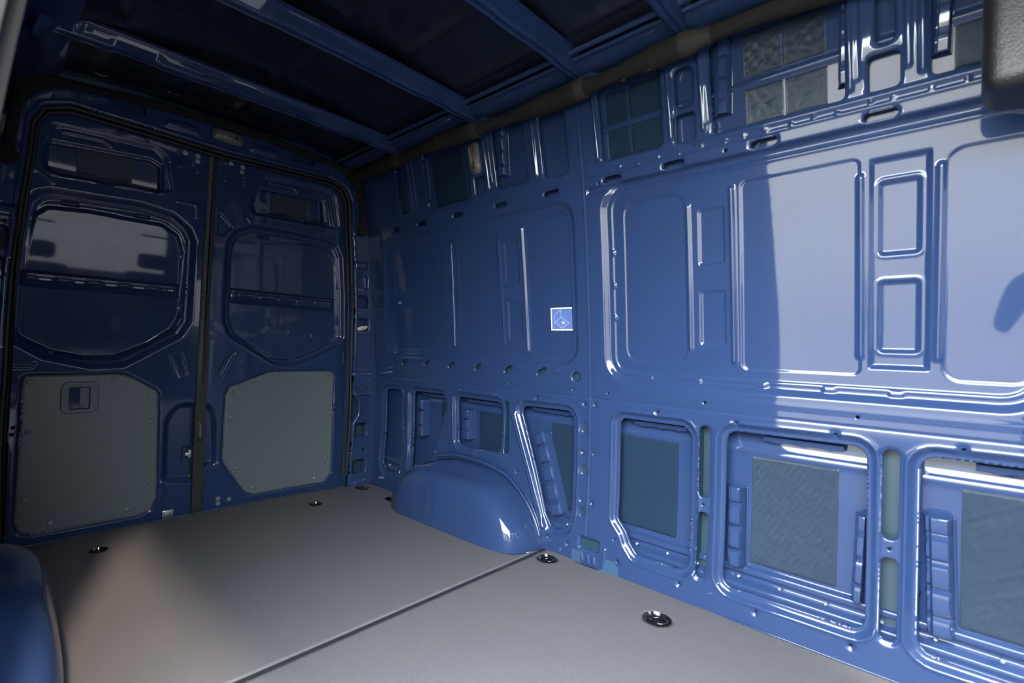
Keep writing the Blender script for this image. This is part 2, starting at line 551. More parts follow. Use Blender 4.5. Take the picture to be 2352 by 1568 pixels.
# --- holes
for x in (.388, .605, .821, 1.035, 1.249, 1.460):
    RW.append(('hole', slot(x, .795, .060, .023, .55)))
RW.append(('dim', (1.653, .783), .034, .004)); RW.append(('hole', circ(1.653, .783, .021)))
for z in (.566, .386, .207):
    RW.append(('dim', (1.699, z), .034, .004)); RW.append(('hole', slot(1.700, z, .019, .040)))
RW.append(('rec', rect(1.688, .050, 1.800, .116, .012), .006, .008))
RW.append(('hole', rect(1.698, .060, 1.790, .106, .008)))
SCREWS = [(1.697, .670), (1.693, .462), (1.694, .257), (1.751, .671), (1.750, .463), (1.748, .255), (1.428, .669), (1.314, .303),
          (1.528, .056), (1.636, .054), (2.035, .670), (2.323, .668), (2.615, .668), (2.905, .668), (2.141, .055), (2.404, .054),
          (2.667, .055), (2.93, .055), (1.881, .054), (.705, .305)]
for s in SCREWS:
    RW.append(('dim', s, .016, .005)); RW.append(('hole', circ(s[0], s[1], .0048, 10)))
for s in ((.626, .673), (.894, .667), (1.162, .667), (1.639, .726), (1.256, .725), (1.815, .727), (2.216, .727), (2.671, .727), (3.02, .727),
          (1.648, .142), (1.864, .139), (2.30, 1.585), (1.80, 1.575), (1.655, 1.63), (1.645, 1.76)):
    RW.append(('hole', circ(s[0], s[1], .0055, 10)))
# --- upper band: slots, welded ledge, frames and openings
for x in (.372, .626, .937, 1.245, 1.554, 1.859, 2.113, 2.418, 2.721, 3.02):
    RW.append(('rec', slot(x, 1.581, .098, .038), .004, .008)); RW.append(('hole', slot(x, 1.581, .080, .024)))
RW.append(('bead', [(2.20, 1.632), (3.35, 1.630)], .012, .006))
RW.append(('bead', [(1.75, 1.606), (3.35, 1.606)], .006, .004))
RW.append(('bead', [(.30, 1.606), (1.70, 1.606)], .005, .0015))
for x in (1.86, 1.90, 1.98, 2.06, 2.14, 2.22, 2.30, 2.36, 2.42, 2.43, 2.50, 2.56, 2.62, 2.70, 2.75, 2.83, 2.90):
    RW.append(('dim', (x, 1.616 + .004 * math.sin(x * 40)), .008, -.004))
RW.append(('fn', lambda U, V: -.012 * S((V - 1.520) / .03) * (1 - S((V - 1.556) / .012)) * ((U > 1.74) & (U < 3.3))))
U_OPEN = [rect(.448, 1.655, .535, 1.90, .012), rect(.712, 1.648, 1.046, 1.925, .02), rect(1.085, 1.654, 1.156, 1.738, .010),
          rect(1.236, 1.655, 1.432, 1.925, .02), rect(1.520, 1.646, 1.657, 1.905, .022), rect(1.822, 1.652, 2.082, 1.93, .022),
          rect(2.134, 1.756, 2.200, 1.886, .024), rect(2.128, 1.646, 2.200, 1.738, .012), rect(2.262, 1.646, 2.638, 1.925, .014),
          rect(2.690, 1.646, 2.764, 1.738, .014), rect(2.711, 1.760, 2.753, 1.925, .018), rect(2.828, 1.648, 3.18, 1.925, .016)]
for p in U_OPEN:
    RW.append(('rec', grow(p, .010), .005, .009)); RW.append(('hole', p))
for (x, h) in ((.576, .010), (.612, .010), (1.187, .011), (1.210, .008), (1.487, .011), (1.808, .011), (2.116, .011), (2.231, .011), (2.246, .006), (2.652, .012), (2.668, .008), (2.782, .008), (2.812, .012)):
    RW.append(('bead', [(x, 1.668 if h > .009 else 1.69), (x - .002, 1.935)], .013, h))
# --- crimped foot of the wall in front of the wheel housing
for x in (1.715, 1.745, 1.775):
    RW.append(('bead', [(x, .012), (x - .004, .035)], .010, .006))
RW.append(('bead', [(1.815, .012), (1.822, .085)], .010, .008))
wall_right = field('wall_right', steps(.072, 3.36, .0042), steps(-.02, 2.02, .0042), base_right(), RW, PAINT, skirt=.012)
struct(wall_right)

# outer body skin seen through the openings
def skin_fn(U, V):
    d = np.zeros_like(U)
    d += .018 * S((.172 - V) / .010) + .016 * S((.118 - V) / .008) - .012 * S((.145 - V) / .006) * S((V - .118) / .008)
    d += .010 * np.exp(-((V - 1.782) / .010) ** 2) * (U > 1.7) + .004 * np.exp(-((V - .566) / .012) ** 2)
    d -= .010 * S((V - .56) / .05) * (V < .8)
    return d
def base_skin(U, V):
    P, n = base_right()(U, V)
    off = np.where(V < .75, .072, np.where(V < 1.6, .072 - .034 * (V - .75) / .85, .038))
    P = P.copy(); P[..., 1] += off
    return P, n
field('outer_skin', steps(.072, 3.36, .03), np.concatenate([steps(-.02, .20, .004), steps(.21, .54, .03), steps(.55, .60, .006), steps(.62, 1.74, .035), steps(1.76, 1.81, .005), steps(1.83, 2.02, .03)]),
      base_skin, [('fn', skin_fn)], PAINT, wall_right, skirt=0)
def skin_pt(x, z, out=0.0):
    off = .072 if z < .75 else .038
    return Vector((x, float(prof(z)) + off - out, z))

# damping mats glued to the outer skin
def damping(x0, z0, x1, z1, ma, amp, name='damping_mat', n=(60, 56), out=.006):
    us = np.linspace(x0, x1, n[0]); vs = np.linspace(z0, z1, n[1])
    ph = rng.rand(24, 4)
    def bump(U, V):
        d = np.zeros_like(U)
        for a, b, c, e in ph:
            d += np.sin((a - .5) * 700 * U + (b - .5) * 620 * V + c * 6.3) * (.3 + e)
        d = amp * d / 6
        ed = np.minimum(np.minimum(U - x0, x1 - U), np.minimum(V - z0, z1 - V))
        return d * S(ed / .02) + out - (out + .004) * (1 - S(ed / .004 + .35))
    o = field(name, us, vs, base_skin, [('fn', bump)], ma, wall_right, skirt=0)
    return o
damping(1.834, .187, 2.092, .556, FELT, .0004)['label'] = 'smooth dark blue damping mat'
damping(2.358, .180, 2.616, .555, FOIL, .0017)['label'] = 'wrinkled grey foil damping mat'
damping(2.902, .170, 3.160, .556, FOIL, .0014)
damping(1.470, .170, 1.700, .560, FELT, .0004)
damping(.660, .300, .800, .580, FELT, .0004)
damping(.980, .300, 1.180, .560, FELT, .0004)
for (x0, x1, z0, z1, ma, am) in ((2.354, 2.472, 1.800, 1.930, FOIL, .0016), (2.474, 2.590, 1.800, 1.930, FOIL, .0012), (2.356, 2.473, 1.655, 1.768, FOIL, .0014),
                                 (2.475, 2.592, 1.655, 1.768, FOIL, .0010), (2.87, 3.10, 1.66, 1.768, FOIL, .0006), (1.84, 1.935, 1.66, 1.91, FELT, .0003), (1.940, 2.075, 1.66, 1.91, FELT, .0003),
                                 (.74, 1.0, 1.66, 1.91, FELT, .0003)):
    damping(x0, z0, x1, z1, ma, am, n=(26, 24), out=.004)
# white studs along the sill
me_stud = None
for (x, z) in ((1.943, .133), (2.072, .133), (2.189, .133), (2.333, .133), (2.462, .133), (2.593, .133), (2.735, .133), (2.855, .132), (2.987, .131), (1.60, .12), (.20, .13), (.30, .13), (.49, .135)):
    p = skin_pt(x, z, .026)
    if me_stud is None:
        bm = bmesh.new(); bmesh.ops.create_uvsphere(bm, u_segments=10, v_segments=6, radius=.0055)
        o = obj('stud', bm, STUD, wall_right, smooth=True); me_stud = o.data
    else:
        o = bpy.data.objects.new('stud', me_stud); COL.objects.link(o); o.parent = wall_right
    o.location = p; o.scale = (1, 1.6, 1)

# box-section pillars behind the slots, in teal primer
def channel(x0, x1, z0, z1, depth, ma=PRIMER):
    V = []; F = []
    zs = np.linspace(z0, z1, 12)
    for z in zs:
        y = float(prof(z)) + .010
        V += [(x0, y, z), (x0 + .006, y + depth, z), (x1 - .006, y + depth, z), (x1, y, z)]
    for i in range(len(zs) - 1):
        for j in range(3):
            F.append((4 * i + j, 4 * i + j + 1, 4 * i + 5 + j, 4 * i + 4 + j))
    return pydata('pillar_channel', V, F, ma, wall_right, auto=30)
for x0, x1 in ((.355, .395), (1.215, 1.265), (2.185, 2.245), (2.722, 2.786)):
    channel(x0, x1, .07, .66, .052)
for (x0, x1, z0, z1, d) in ((.34, 1.69, .765, .822, .022), (1.682, 1.718, .18, .60, .014), (1.690, 1.800, .052, .115, .018)):
    V = [(x0, float(prof(z0)) + d, z0), (x1, float(prof(z0)) + d, z0), (x1, float(prof(z1)) + d, z1), (x0, float(prof(z1)) + d, z1)]
    pydata('reinforcement_plate', V, [(0, 1, 2, 3)], PRIMER, wall_right, smooth=False)

# pressed brackets behind the openings (ribbed folded sheet)
def bracket(pts, width, depth, ribs=3, name='bracket', base=skin_pt):
    """folded strip running from pts[0] to pts[1] (x, z); stands depth off the skin, crossed by pressed ribs"""
    (xa, za), (xb, zb) = pts
    n = 40
    L = math.hypot(xb - xa, zb - za)
    ux_, uz_ = (xb - xa) / L, (zb - za) / L
    px_, pz_ = -uz_, ux_
    cross = [(-.5, .0), (-.42, .0), (-.34, .85), (-.28, 1.0), (.10, 1.0), (.17, .80), (.24, .78), (.30, .30), (.46, .22), (.5, .0)]
    V = []; F = []
    for i in range(n + 1):
        t = i / n
        rib = max([0] + [math.exp(-((t - (k + .7) / (ribs + .4)) / .022) ** 2) for k in range(ribs)])
        notch = 1.0 - .10 * (math.sin(t * PI * 2 * ribs + .8) > .75)
        for (c, d) in cross:
            w = width * notch if c > .2 else width
            x = xa + ux_ * L * t + px_ * c * w
            z = za + uz_ * L * t + pz_ * c * w
            V.append(base(x, z, .002 + depth * (d - .28 * rib * (d > .3))))
    k = len(cross)
    for i in range(n):
        for j in range(k - 1):
            F.append((i * k + j, i * k + j + 1, (i + 1) * k + j + 1, (i + 1) * k + j))
    o = pydata(name, V, F, PAINT, wall_right, auto=35)
    md = o.modifiers.new('t', 'SOLIDIFY'); md.thickness = .0015
    return o
bracket([(.505, .36), (.500, .575)], .085, .045, 2)
bracket([(.905, .40), (.900, .555)], .090, .045, 2)
bracket([(1.545, .150), (1.420, .500)], .105, .050, 4)
bracket([(2.318, .170), (2.312, .440)], .070, .050, 3)
bracket([(2.860, .150), (2.850, .470)], .085, .050, 4)
bracket([(2.672, .170), (2.680, .430)], .034, .045, 3)
bracket([(.665, 1.715), (.680, 1.925)], .070, .030, 3)
bracket([(1.265, 1.715), (1.285, 1.925)], .070, .030, 3)
bracket([(2.288, 1.705), (2.300, 1.925)], .060, .030, 3)
bracket([(2.632, 1.690), (2.640, 1.93)], .030, .030, 3)
bracket([(2.846, 1.700), (2.855, 1.93)], .045, .030, 3)
# folded reinforcements just under the upper edge of the openings
for (x0, x1, zt) in ((.50, .74, .618), (.90, 1.18, .616), (1.37, 1.60, .620), (1.91, 2.13, .622), (2.40, 2.63, .628), (2.93, 3.20, .628)):
    V = []; F = []
    for i in range(13):
        x = x0 + (x1 - x0) * i / 12
        k = .004 * (i % 4 == 2)
        for (z, o) in ((zt + .004, .004), (zt - .001, .024), (zt - .016 - k, .020), (zt - .019 - k, .014)):
            V.append(skin_pt(x, z, o))
    for i in range(12):
        for j in range(3): F.append((4 * i + j, 4 * i + j + 1, 4 * i + 5 + j, 4 * i + 4 + j))
    pydata('edge_reinforcement', V, F, PAINT, wall_right, auto=30)
sweep('foot_lip', [(x, float(prof(.004)) - .003, .003) for x in np.linspace(2.30, 3.34, 20)], .0035, PAINT, wall_right, n=8)
# seam sealer brushed on the wall foot
for (x, z, w, h) in ((1.690, .022, .028, .05), (1.845, .024, .034, .055), (1.875, .018, .016, .04)):
    us = np.linspace(x - w, x + w, 12); vs = np.linspace(z - h / 2, z + h / 2, 14)
    q = rng.rand(12, 14) * .0012
    field('seam_sealer', us, vs, base_right(), [('fn', lambda U, V, q=q: .0012 + q)], SEALER, wall_right, skirt=0)['label'] = 'pale blue brushed seam sealer'

# ================================================================== WHEEL HOUSINGS
AX = [.40, .45, .492, .55, .603, .678, .737, .85, .95, 1.05, 1.115, 1.253, 1.354, 1.42, 1.459, 1.485, 1.50]
AH = [.0, .06, .115, .165, .204, .25, .272, .298, .303, .302, .297, .270, .208, .146, .094, .04, .0]
AD = [.0, .085, .135, .175, .195, .21, .215, .215, .213, .21, .208, .204, .198, .180, .145, .085, .0]
def arch(name, side, label, ribs=True):
    ts = np.linspace(0, 1, 111)
    X = .40 + 1.10 * (0.5 - 0.5 * np.cos(PI * ts))
    h = np.interp(X, AX, AH); d = np.interp(X, AX, AD)
    k = np.ones(7) / 7
    hs = np.convolve(np.pad(h, 3, mode='edge'), k, mode='valid'); ds = np.convolve(np.pad(d, 3, mode='edge'), k, mode='valid')
    n = 48
    V = []; F = []
    for i, x in enumerate(X):
        H, Dp = max(hs[i], .0005), max(ds[i], .0005)
        for j in range(n + 1):
            a = PI / 2 * j / n
            c, s = math.cos(a), math.sin(a)
            p = 2 / 3.6
            oy = Dp * c ** p if c > 1e-6 else 0
            oz = H * s ** p if s > 1e-6 else 0
            # flange lip against the wall
            lip = .010 * math.exp(-((oy - .018) / .010) ** 2) * (oz > H * .55)
            # hollow in the crown, ribs down the inner face
            hol = -.026 * math.exp(-((oy - Dp * .55) / .05) ** 2 - ((x - 1.05) / .16) ** 2) * S(np.array((oz - .55 * H) / .06))
            rb = 0.0
            if ribs and oz < H * .8:
                for xr in (.70, .80, .90, .97):
                    rb += .006 * math.exp(-((x - xr) / .011) ** 2)
                rb *= S(np.array((oz - .01) / .05)) * S(np.array((H * .75 - oz) / .06))
            yy = float(prof(oz)) + .012 - oy * (1.04 if side > 0 else 1.29) - rb
            y = yy if side > 0 else LEFTSUM - yy
            V.append((x, y, oz + lip + float(hol) - .004))
    m_ = n + 1
    for i in range(len(X) - 1):
        for j in range(n):
            F.append((i * m_ + j, i * m_ + j + 1, (i + 1) * m_ + j + 1, (i + 1) * m_ + j))
    o = pydata(name, V, F, PAINT, auto=60)
    return tag(o, label, 'wheel arch')
arch_r = arch('wheel_arch', 1, 'rounded blue wheel housing bulging from the right wall onto the grey floor')
# welded flange following the housing along the wall
fl = [(x, h) for x, h in zip(AX, AH) if x > .72 and h > .02]
pts = smooth_path([wp(x, h + .012, .009) for x, h in fl], 6)
sweep('weld_flange', pts, .0085, PAINT, arch_r, n=10)
pts = smooth_path([wp(x, h + .030, .004) for x, h in fl], 6)
sweep('weld_flange', pts, .004, PAINT, arch_r, n=8)
arch_l = arch('wheel_arch', -1, 'dark blue wheel housing at the bottom left corner of the view, on the left side', ribs=False)

# ================================================================== REAR DOORS
def bolt(parent, p, r=.008, axis='X', ma=ZINC, name='bolt'):
    bm = bmesh.new()
    rot = Matrix.Rotation(PI / 2, 4, 'Y') if axis == 'X' else Matrix.Identity(4)
    bmesh.ops.create_cone(bm, cap_ends=True, segments=18, radius1=r * 1.5, radius2=r * 1.4, depth=.003, matrix=Matrix.Translation(p) @ rot)
    bmesh.ops.create_cone(bm, cap_ends=True, segments=6, radius1=r * .85, radius2=r * .8, depth=.006, matrix=Matrix.Translation(Vector(p) + Vector((.004, 0, 0) if axis == 'X' else (0, 0, .004))) @ rot)
    return obj(name, bm, ma, parent)

def push_pin(parent, y, z, out):
    bm = bmesh.new()
    bmesh.ops.create_uvsphere(bm, u_segments=12, v_segments=8, radius=.0115)
    for v in bm.verts: v.co.x *= .55
    o = obj('push_pin', bm, PIN, parent, smooth=True)
    o.location = dp(y, z, out)
    return o

def trim_board(parent, poly, hole=None):
    P = np.array(poly)
    ft = [('outer', P), ('fn', lambda U, V: -.003 * S((sdf(P, U, V) + .004) / .004))]
    if hole is not None: ft.append(('hole', hole))
    return field('trim_board', steps(P[:, 0].min() - .01, P[:, 0].max() + .01, .006), steps(P[:, 1].min() - .01, P[:, 1].max() + .01, .006), base_door(.005), ft, PANEL, parent, skirt=.016)

# ---- left door
wl_out = fillet([(.150, .890), (.171, .850), (.271, .780), (.440, .736), (.562, .743), (.795, .897), (.836, .976), (.839, 1.40), (.808, 1.466), (.735, 1.523), (.596, 1.546), (.270, 1.534), (.222, 1.512), (.188, 1.462), (.158, 1.225)], .05)
wl_in = fillet([(.160, .930), (.190, .868), (.296, .809), (.409, .782), (.529, .787), (.656, .851), (.757, .933), (.786, 1.00), (.786, 1.34), (.762, 1.42), (.690, 1.464), (.402, 1.470), (.262, 1.458), (.216, 1.41), (.196, 1.27)], .04)
LD = [('outer', rect(.128, -.12, .868, 1.885, .06)), ('fn', lambda U, V: .062 * (V - 1.13) * S(-sdf(wl_in, U, V) / .02) * (V > .7) * (V < 1.6)),
      ('rec', wl_out, .020, .034), ('rec', grow(wl_out, -.036), .008, .014), ('rec', wl_in, .004, .006)]
hole_l = fillet([(.263, 1.722), (.622, 1.746), (.662, 1.728), (.668, 1.612), (.520, 1.618), (.470, 1.602), (.400, 1.606), (.300, 1.600), (.262, 1.625)], .014)
LD += [('rec', fillet([(.262, 1.812), (.640, 1.826), (.690, 1.790), (.726, 1.605), (.250, 1.585), (.236, 1.64)], .03), .010, .018),
       ('rec', grow(hole_l, .016), .008, .010), ('hole', hole_l),
       ('ring', fillet([(.262, 1.798), (.630, 1.812), (.672, 1.780), (.710, 1.606), (.254, 1.588)], .03), .007, .004),
       ('bead', [(.305, 1.782), (.440, 1.788), (.472, 1.768)], .008, .006), ('bead', [(.310, 1.790), (.446, 1.796), (.480, 1.774)], .006, .004),
       ('bead', [(.740, 1.580), (.815, 1.581), (.826, 1.572), (.829, 1.520)], .007, .005),
       ('bead', [(.205, 1.588), (.228, 1.593), (.257, 1.574), (.280, 1.554)], .007, .005),
       ('bead', [(.150, .752), (.238, .751), (.250, .766)], .008, .005),
       ('rec', fillet([(.731, .807), (.794, .829), (.826, .711), (.774, .691)], .006), .005, .007),
       ('bead', [(.745, .80), (.790, .70)], .006, .003)]
pl = fillet([(.213, .700), (.225, .714), (.554, .716), (.590, .700), (.690, .634), (.700, .610), (.711, .177), (.711, .10), (.690, .040), (.640, .022), (.265, .020), (.222, .040), (.206, .085)], .016)
LD += [('rec', grow(pl, .012), .006, .010),
       ('rec', fillet([(.726, .155), (.724, .470), (.745, .520), (.786, .566), (.900, .570), (.900, .130)], .05), .032, .036),
       ('rec', rect(.818, .245, .90, .330, .010), .012, .010),
       ('bead', [(.730, .165), (.742, .120), (.715, .060)], .012, .006)]
for k in range(2):
    u = (.309, .574)[k]
    LD.append(('rec', rect(u, 1.470, u + .062, 1.489, .007), .012, .006))
for (y, z) in ((.168, .482), (.191, .495), (.190, .466)):
    LD.append(('hole', circ(y, z, .0065, 10)))
for (y, z) in ((.805, 1.165), (.808, 1.148), (.805, 1.115), (.15, .35), (.16, .31), (.80, 1.78), (.82, 1.75), (.60, 1.83), (.70, 1.77)):
    LD.append(('dim', (y, z), .006, -.003))
door_1 = field('door_1', steps(.122, .874, .004), steps(-.125, 1.89, .004), base_door(), LD, PAINT_SATIN, skirt=.012)
struct(door_1)

# ---- right door
wr_out = fillet([(.962, 1.000), (.960, 1.330), (.965, 1.424), (1.000, 1.493), (1.089, 1.543), (1.300, 1.548), (1.530, 1.540), (1.609, 1.519), (1.650, 1.446), (1.676, 1.214), (1.693, .930), (1.660, .869), (1.462, .774), (1.342, .740), (1.245, .749), (1.004, .900)], .045)
wr_in = fillet([(.984, .984), (1.013, .929), (1.231, .788), (1.334, .782), (1.466, .815), (1.605, .890), (1.640, .945), (1.622, 1.200), (1.606, 1.395), (1.558, 1.452), (1.480, 1.474), (1.265, 1.474), (1.104, 1.471), (1.014, 1.433), (.990, 1.300)], .035)
RD = [('outer', rect(.904, -.12, 1.735, 1.885, .07)),
      ('rec', wr_out, .020, .034), ('rec', grow(wr_out, -.036), .008, .014), ('rec', wr_in, .004, .006)]
hole_r = fillet([(1.122, 1.742), (1.490, 1.758), (1.516, 1.626), (1.440, 1.630), (1.380, 1.610), (1.300, 1.622), (1.209, 1.628), (1.120, 1.608), (1.100, 1.645)], .012)
RD += [('rec', fillet([(1.090, 1.745), (1.135, 1.822), (1.491, 1.848), (1.575, 1.815), (1.618, 1.600), (1.09, 1.585), (1.07, 1.64)], .03), .010, .018),
       ('rec', grow(hole_r, .016), .008, .010), ('hole', hole_r),
       ('ring', fillet([(1.108, 1.745), (1.145, 1.808), (1.488, 1.832), (1.556, 1.802), (1.594, 1.606), (1.09, 1.59)], .03), .007, .004),
       ('bead', [(1.18, 1.788), (1.31, 1.796), (1.345, 1.765)], .008, .006),
       ('bead', [(1.45, 1.805), (1.53, 1.790), (1.575, 1.62)], .006, .004), ('bead', [(1.47, 1.790), (1.515, 1.775), (1.556, 1.62)], .006, .004),
       ('rec', fillet([(.922, 1.552), (.938, 1.564), (1.000, 1.500), (.952, 1.444), (.924, 1.452)], .008), .005, .007),
       ('bead', [(.942, 1.566), (1.004, 1.505)], .006, .004),
       ('bead', [(1.070, 1.567), (1.083, 1.553), (1.085, 1.540)], .006, .004),
       ('bead', [(1.578, .758), (1.680, .757), (1.687, .766), (1.685, .828)], .007, .005),
       ('rec', fillet([(.995, .800), (1.045, .826), (.985, .690), (.950, .700)], .006), .005, .007),
       ('bead', [(1.050, .822), (.990, .688)], .006, .005),
       ('hole', rect(1.655, 1.490, 1.672, 1.515, .002)),
       ('ring', fillet([(1.63, 1.515), (1.685, 1.535), (1.69, 1.46), (1.67, 1.47)], .01), .006, .003)]
pr = fillet([(1.006, .600), (1.026, .638), (1.222, .712), (1.266, .719), (1.605, .716), (1.626, .692), (1.638, .071), (1.588, .018), (1.160, .024), (1.124, .050), (1.012, .222), (1.004, .255)], .016)
RD += [('rec', grow(pr, .012), .006, .010),
       ('rec', fillet([(.880, .570), (.930, .562), (.958, .518), (.974, .447), (.984, .215), (.88, .20)], .04), .026, .030),
       ('bead', [(.985, .225), (1.09, .045)], .012, .006), ('bead', [(1.545, .008), (1.64, .06)], .010, .004)]
for u in (1.130, 1.410):
    RD.append(('rec', rect(u, 1.476, u + .070, 1.492, .007), .012, .006))
for (y, z) in ((1.644, .500), (1.669, .484), (1.645, .469)):
    RD.append(('hole', circ(y, z, .0065, 10)))
for (y, z) in ((1.685, .698), (.99, .115), (1.01, .118), (.992, .085), (.99, .055), (1.69, .20), (1.66, .30), (1.675, .13), (1.08, .77), (1.085, .72), (1.04, 1.78), (.95, 1.83), (1.045, 1.74), (.95, 1.74)):
    RD.append(('dim', (y, z), .006, -.003))
door_2 = field('door_2', steps(.898, 1.742, .004), steps(-.125, 1.89, .004), base_door(), RD, PAINT_SATIN, skirt=.012)
struct(door_2)

# outer skins, damping mats, belts and boards of both doors
for (d, y0, y1, hy0, hy1, my0, my1) in ((door_1, .12, .885, .24, .70, .358, .560), (door_2, .887, 1.745, 1.08, 1.54, 1.205, 1.416)):
    field('door_skin', steps(y0, y1, .04), steps(-.125, 1.89, .05), base_door(-.055), [('fn', lambda U, V: .075 * np.clip(V - 1.56, 0, 1) - .006 * S((V - 1.5) / .1))], PAINT, d, skirt=0)
    us = np.linspace(my0, my1, 70); vs = np.linspace(1.630, 1.745, 40)
    q = np.random.RandomState(3).rand(70, 40)
    field('damping_mat', us, vs, base_door(-.049), [('fn', lambda U, V, q=q: .075 * np.clip(V - 1.56, 0, 1) - .006 + .0016 * q + .0012 * np.sin(V * 900 + 2 * np.sin(U * 60)))], FOIL, d, skirt=0)['label'] = 'crinkled grey foil damping mat'
def belt(d, y0, y1, z0, z1):
    """pressed cross bar under the window blank: hat section with slotted web"""
    prof_ = [(z1 + .010, -.026), (z1 + .004, -.024), (z1, -.010), (z1 - .006, -.006), (z1 - .016, -.008), (z1 - .022, -.014), (z1 - .030, -.014), (z0 + .014, -.008), (z0 + .006, -.006), (z0, -.012), (z0 - .005, -.024), (z0 - .010, -.027)]
    V = []; F = []
    ys = np.linspace(y0, y1, 61)
    for i, y in enumerate(ys):
        en = min(1.0, (min(i, 60 - i)) / 2.0)
        for j, (z, o) in enumerate(prof_):
            sl = -.006 if (5 <= j <= 6 and (int((y - y0) / .055) % 2)) else 0
            V.append(dp(y, z, -.028 + (o + .028) * (.25 + .75 * en) + sl))
    k = len(prof_)
    for i in range(60):
        for j in range(k - 1):
            F.append((i * k + j, (i + 1) * k + j, (i + 1) * k + j + 1, i * k + j + 1))
    return pydata('cross_bar', V, F, PAINT_SATIN, d, auto=40)
belt(door_1, .190, .772, 1.106, 1.160)
belt(door_2, .998, 1.612, 1.104, 1.170)
tb1 = trim_board(door_1, pl, rect(.360, .556, .443, .664, .008)); tb2 = trim_board(door_2, pr)
for p in ((.236, .688), (.523, .693), (.670, .614), (.672, .479), (.675, .186), (.238, .473), (.236, .177), (.323, .060), (.596, .062)):
    push_pin(door_1, p[0], p[1], .007)
for p in ((1.032, .614), (1.289, .693), (1.584, .693), (1.590, .474), (1.597, .174), (1.527, .055), (1.166, .066), (1.074, .187), (1.032, .478)):
    push_pin(door_2, p[0], p[1], .007)
for (y, z) in ((.760, 1.826), (.815, 1.827), (.816, 1.800)): bolt(door_1, dp(y, z, .002))
for (y, z) in ((.971, 1.834), (1.027, 1.831), (1.026, 1.804), (.993, .034), (1.048, .020), (.994, .008)): bolt(door_2, dp(y, z, .002))
for d, y0 in ((door_1, .767), (door_2, .977)):
    o = box('catch_plate', (.002, y0, 1.866), (.020, y0 + .068, 1.874), ZINC, d, .002)
# clips on the window blank frames
for d, y, z in ((door_1, .775, 1.322), (door_1, .195, 1.322), (door_2, .990, 1.318), (door_2, 1.632, 1.26), (door_2, 1.645, 1.03), (door_1, .775, 1.05), (door_1, .300, .800), (door_2, 1.08, .862), (door_2, 1.36, .776)):
    p = dp(y, z, -.030)
    box('clip', p - Vector((.004, .010, .022)), p + Vector((.008, .010, .022)), PAINT, d, .002)

# recessed door handle of the left door
hb = [(.335, .660), (.352, .686), (.451, .686), (.470, .662), (.469, .558), (.448, .540), (.355, .541), (.336, .559)]
hbf = fillet(hb, .016)
f_h = [('outer', hbf), ('fn', lambda U, V: -.003 * S((sdf(hbf, U, V) + .004) / .004)), ('hole', rect(.366, .560, .437, .660, .008)), ('rec', grow(rect(.366, .560, .437, .660, .008), .004), .002, .004)]
handle = field('door_handle', steps(.330, .475, .0025), steps(.535, .692, .0025), base_door(.0100), f_h, PLASTIC, door_1, skirt=.006)
handle['label'] = 'grey plastic recessed pull handle'
V = [dp(y, z, o) for (y, z, o) in ((.364, .562, -.028), (.439, .562, -.028), (.439, .662, -.028), (.364, .662, -.028), (.364, .562, .006), (.439, .562, .006), (.439, .662, .006), (.364, .662, .006))]
pydata('handle_cup', V, [(0, 1, 2, 3), (0, 1, 5, 4), (1, 2, 6, 5), (2, 3, 7, 6), (3, 0, 4, 7)], BLACK, handle, smooth=False)
p = dp(.418, .619, -.004); box('handle_lever', p - Vector((.008, .0165, .039)), p + Vector((.010, .0165, .039)), PLASTIC, handle, .003)
p = dp(.392, .612, -.020); box('handle_lever_back', p - Vector((.004, .012, .035)), p + Vector((.004, .012, .042)), BLACK, handle, .002)
for y in (.378, .405):
    p = dp(y + .004, .567, .001); box('lock_button', p - Vector((.004, .009, .0035)), p + Vector((.004, .009, .0035)), PLASTIC, handle, .0015)

# ribbed rubber seal in the gap between the doors, grab strap and latch
def ribbed(y0, z0, z1, w, parent):
    zs = np.arange(z0, z1, .0026)
    V = []; F = []
    for i, z in enumerate(zs):
        o = .010 + (.0022 if i % 4 < 2 else 0)
        x = float(doorx(z))
        V += [(x - .03, y0 - .004, z), (x + o - .003, y0, z), (x + o, y0 + .004, z), (x + o, y0 + w - .004, z), (x + o - .003, y0 + w, z), (x - .03, y0 + w + .004, z)]
    for i in range(len(zs) - 1):
        for j in range(5):
            F.append((6 * i + j, 6 * i + j + 1, 6 * i + 7 + j, 6 * i + 6 + j))
    return pydata('ribbed_seal', V, F, GREYRUB, parent, smooth=False)
ribbed(.866, .470, 1.862, .020, door_1)
ribbed(.866, -.10, .240, .020, door_1)
box('gap_seal', (-.105, .862, -.12), (-.045, .912, 1.0), RUBBER, door_2)
pydata('gap_lip', [dp(.889, -.1, .004), dp(.904, -.1, .002), dp(.904, 1.86, .002), dp(.889, 1.86, .004), dp(.889, -.1, -.05), dp(.889, 1.86, -.05)], [(0, 1, 2, 3), (0, 3, 5, 4)], RUBBER, door_2, smooth=False)
p = dp(.886, .412, .012)
box('grab_strap', p - Vector((.014, .012, .050)), p + Vector((.010, .012, .050)), BLACK, door_2, .004)
p = dp(.887, .412, .024); box('strap_plate', p - Vector((.003, .006, .038)), p + Vector((.003, .006, .038)), GREYRUB, door_2, .002)
p = dp(.876, .290, .004)
latch = box('latch', p - Vector((.012, .010, .034)), p + Vector((.014, .010, .034)), ZINC, door_1, .003)
p = dp(.856, .292, -.030); box('latch_bolt', p - Vector((.006, .022, .008)), p + Vector((.012, .018, .008)), ZINC, latch, .002)
p = dp(.856, .292, -.030); box('latch_claw', p - Vector((.006, .006, .022)), p + Vector((.014, .006, .022)), ZINC, latch, .002)
p = dp(.764, .006, .006)
brk = box('striker_plate', p - Vector((.004, .024, .022)), p + Vector((.002, .024, .016)), ZINC, door_1, .004)
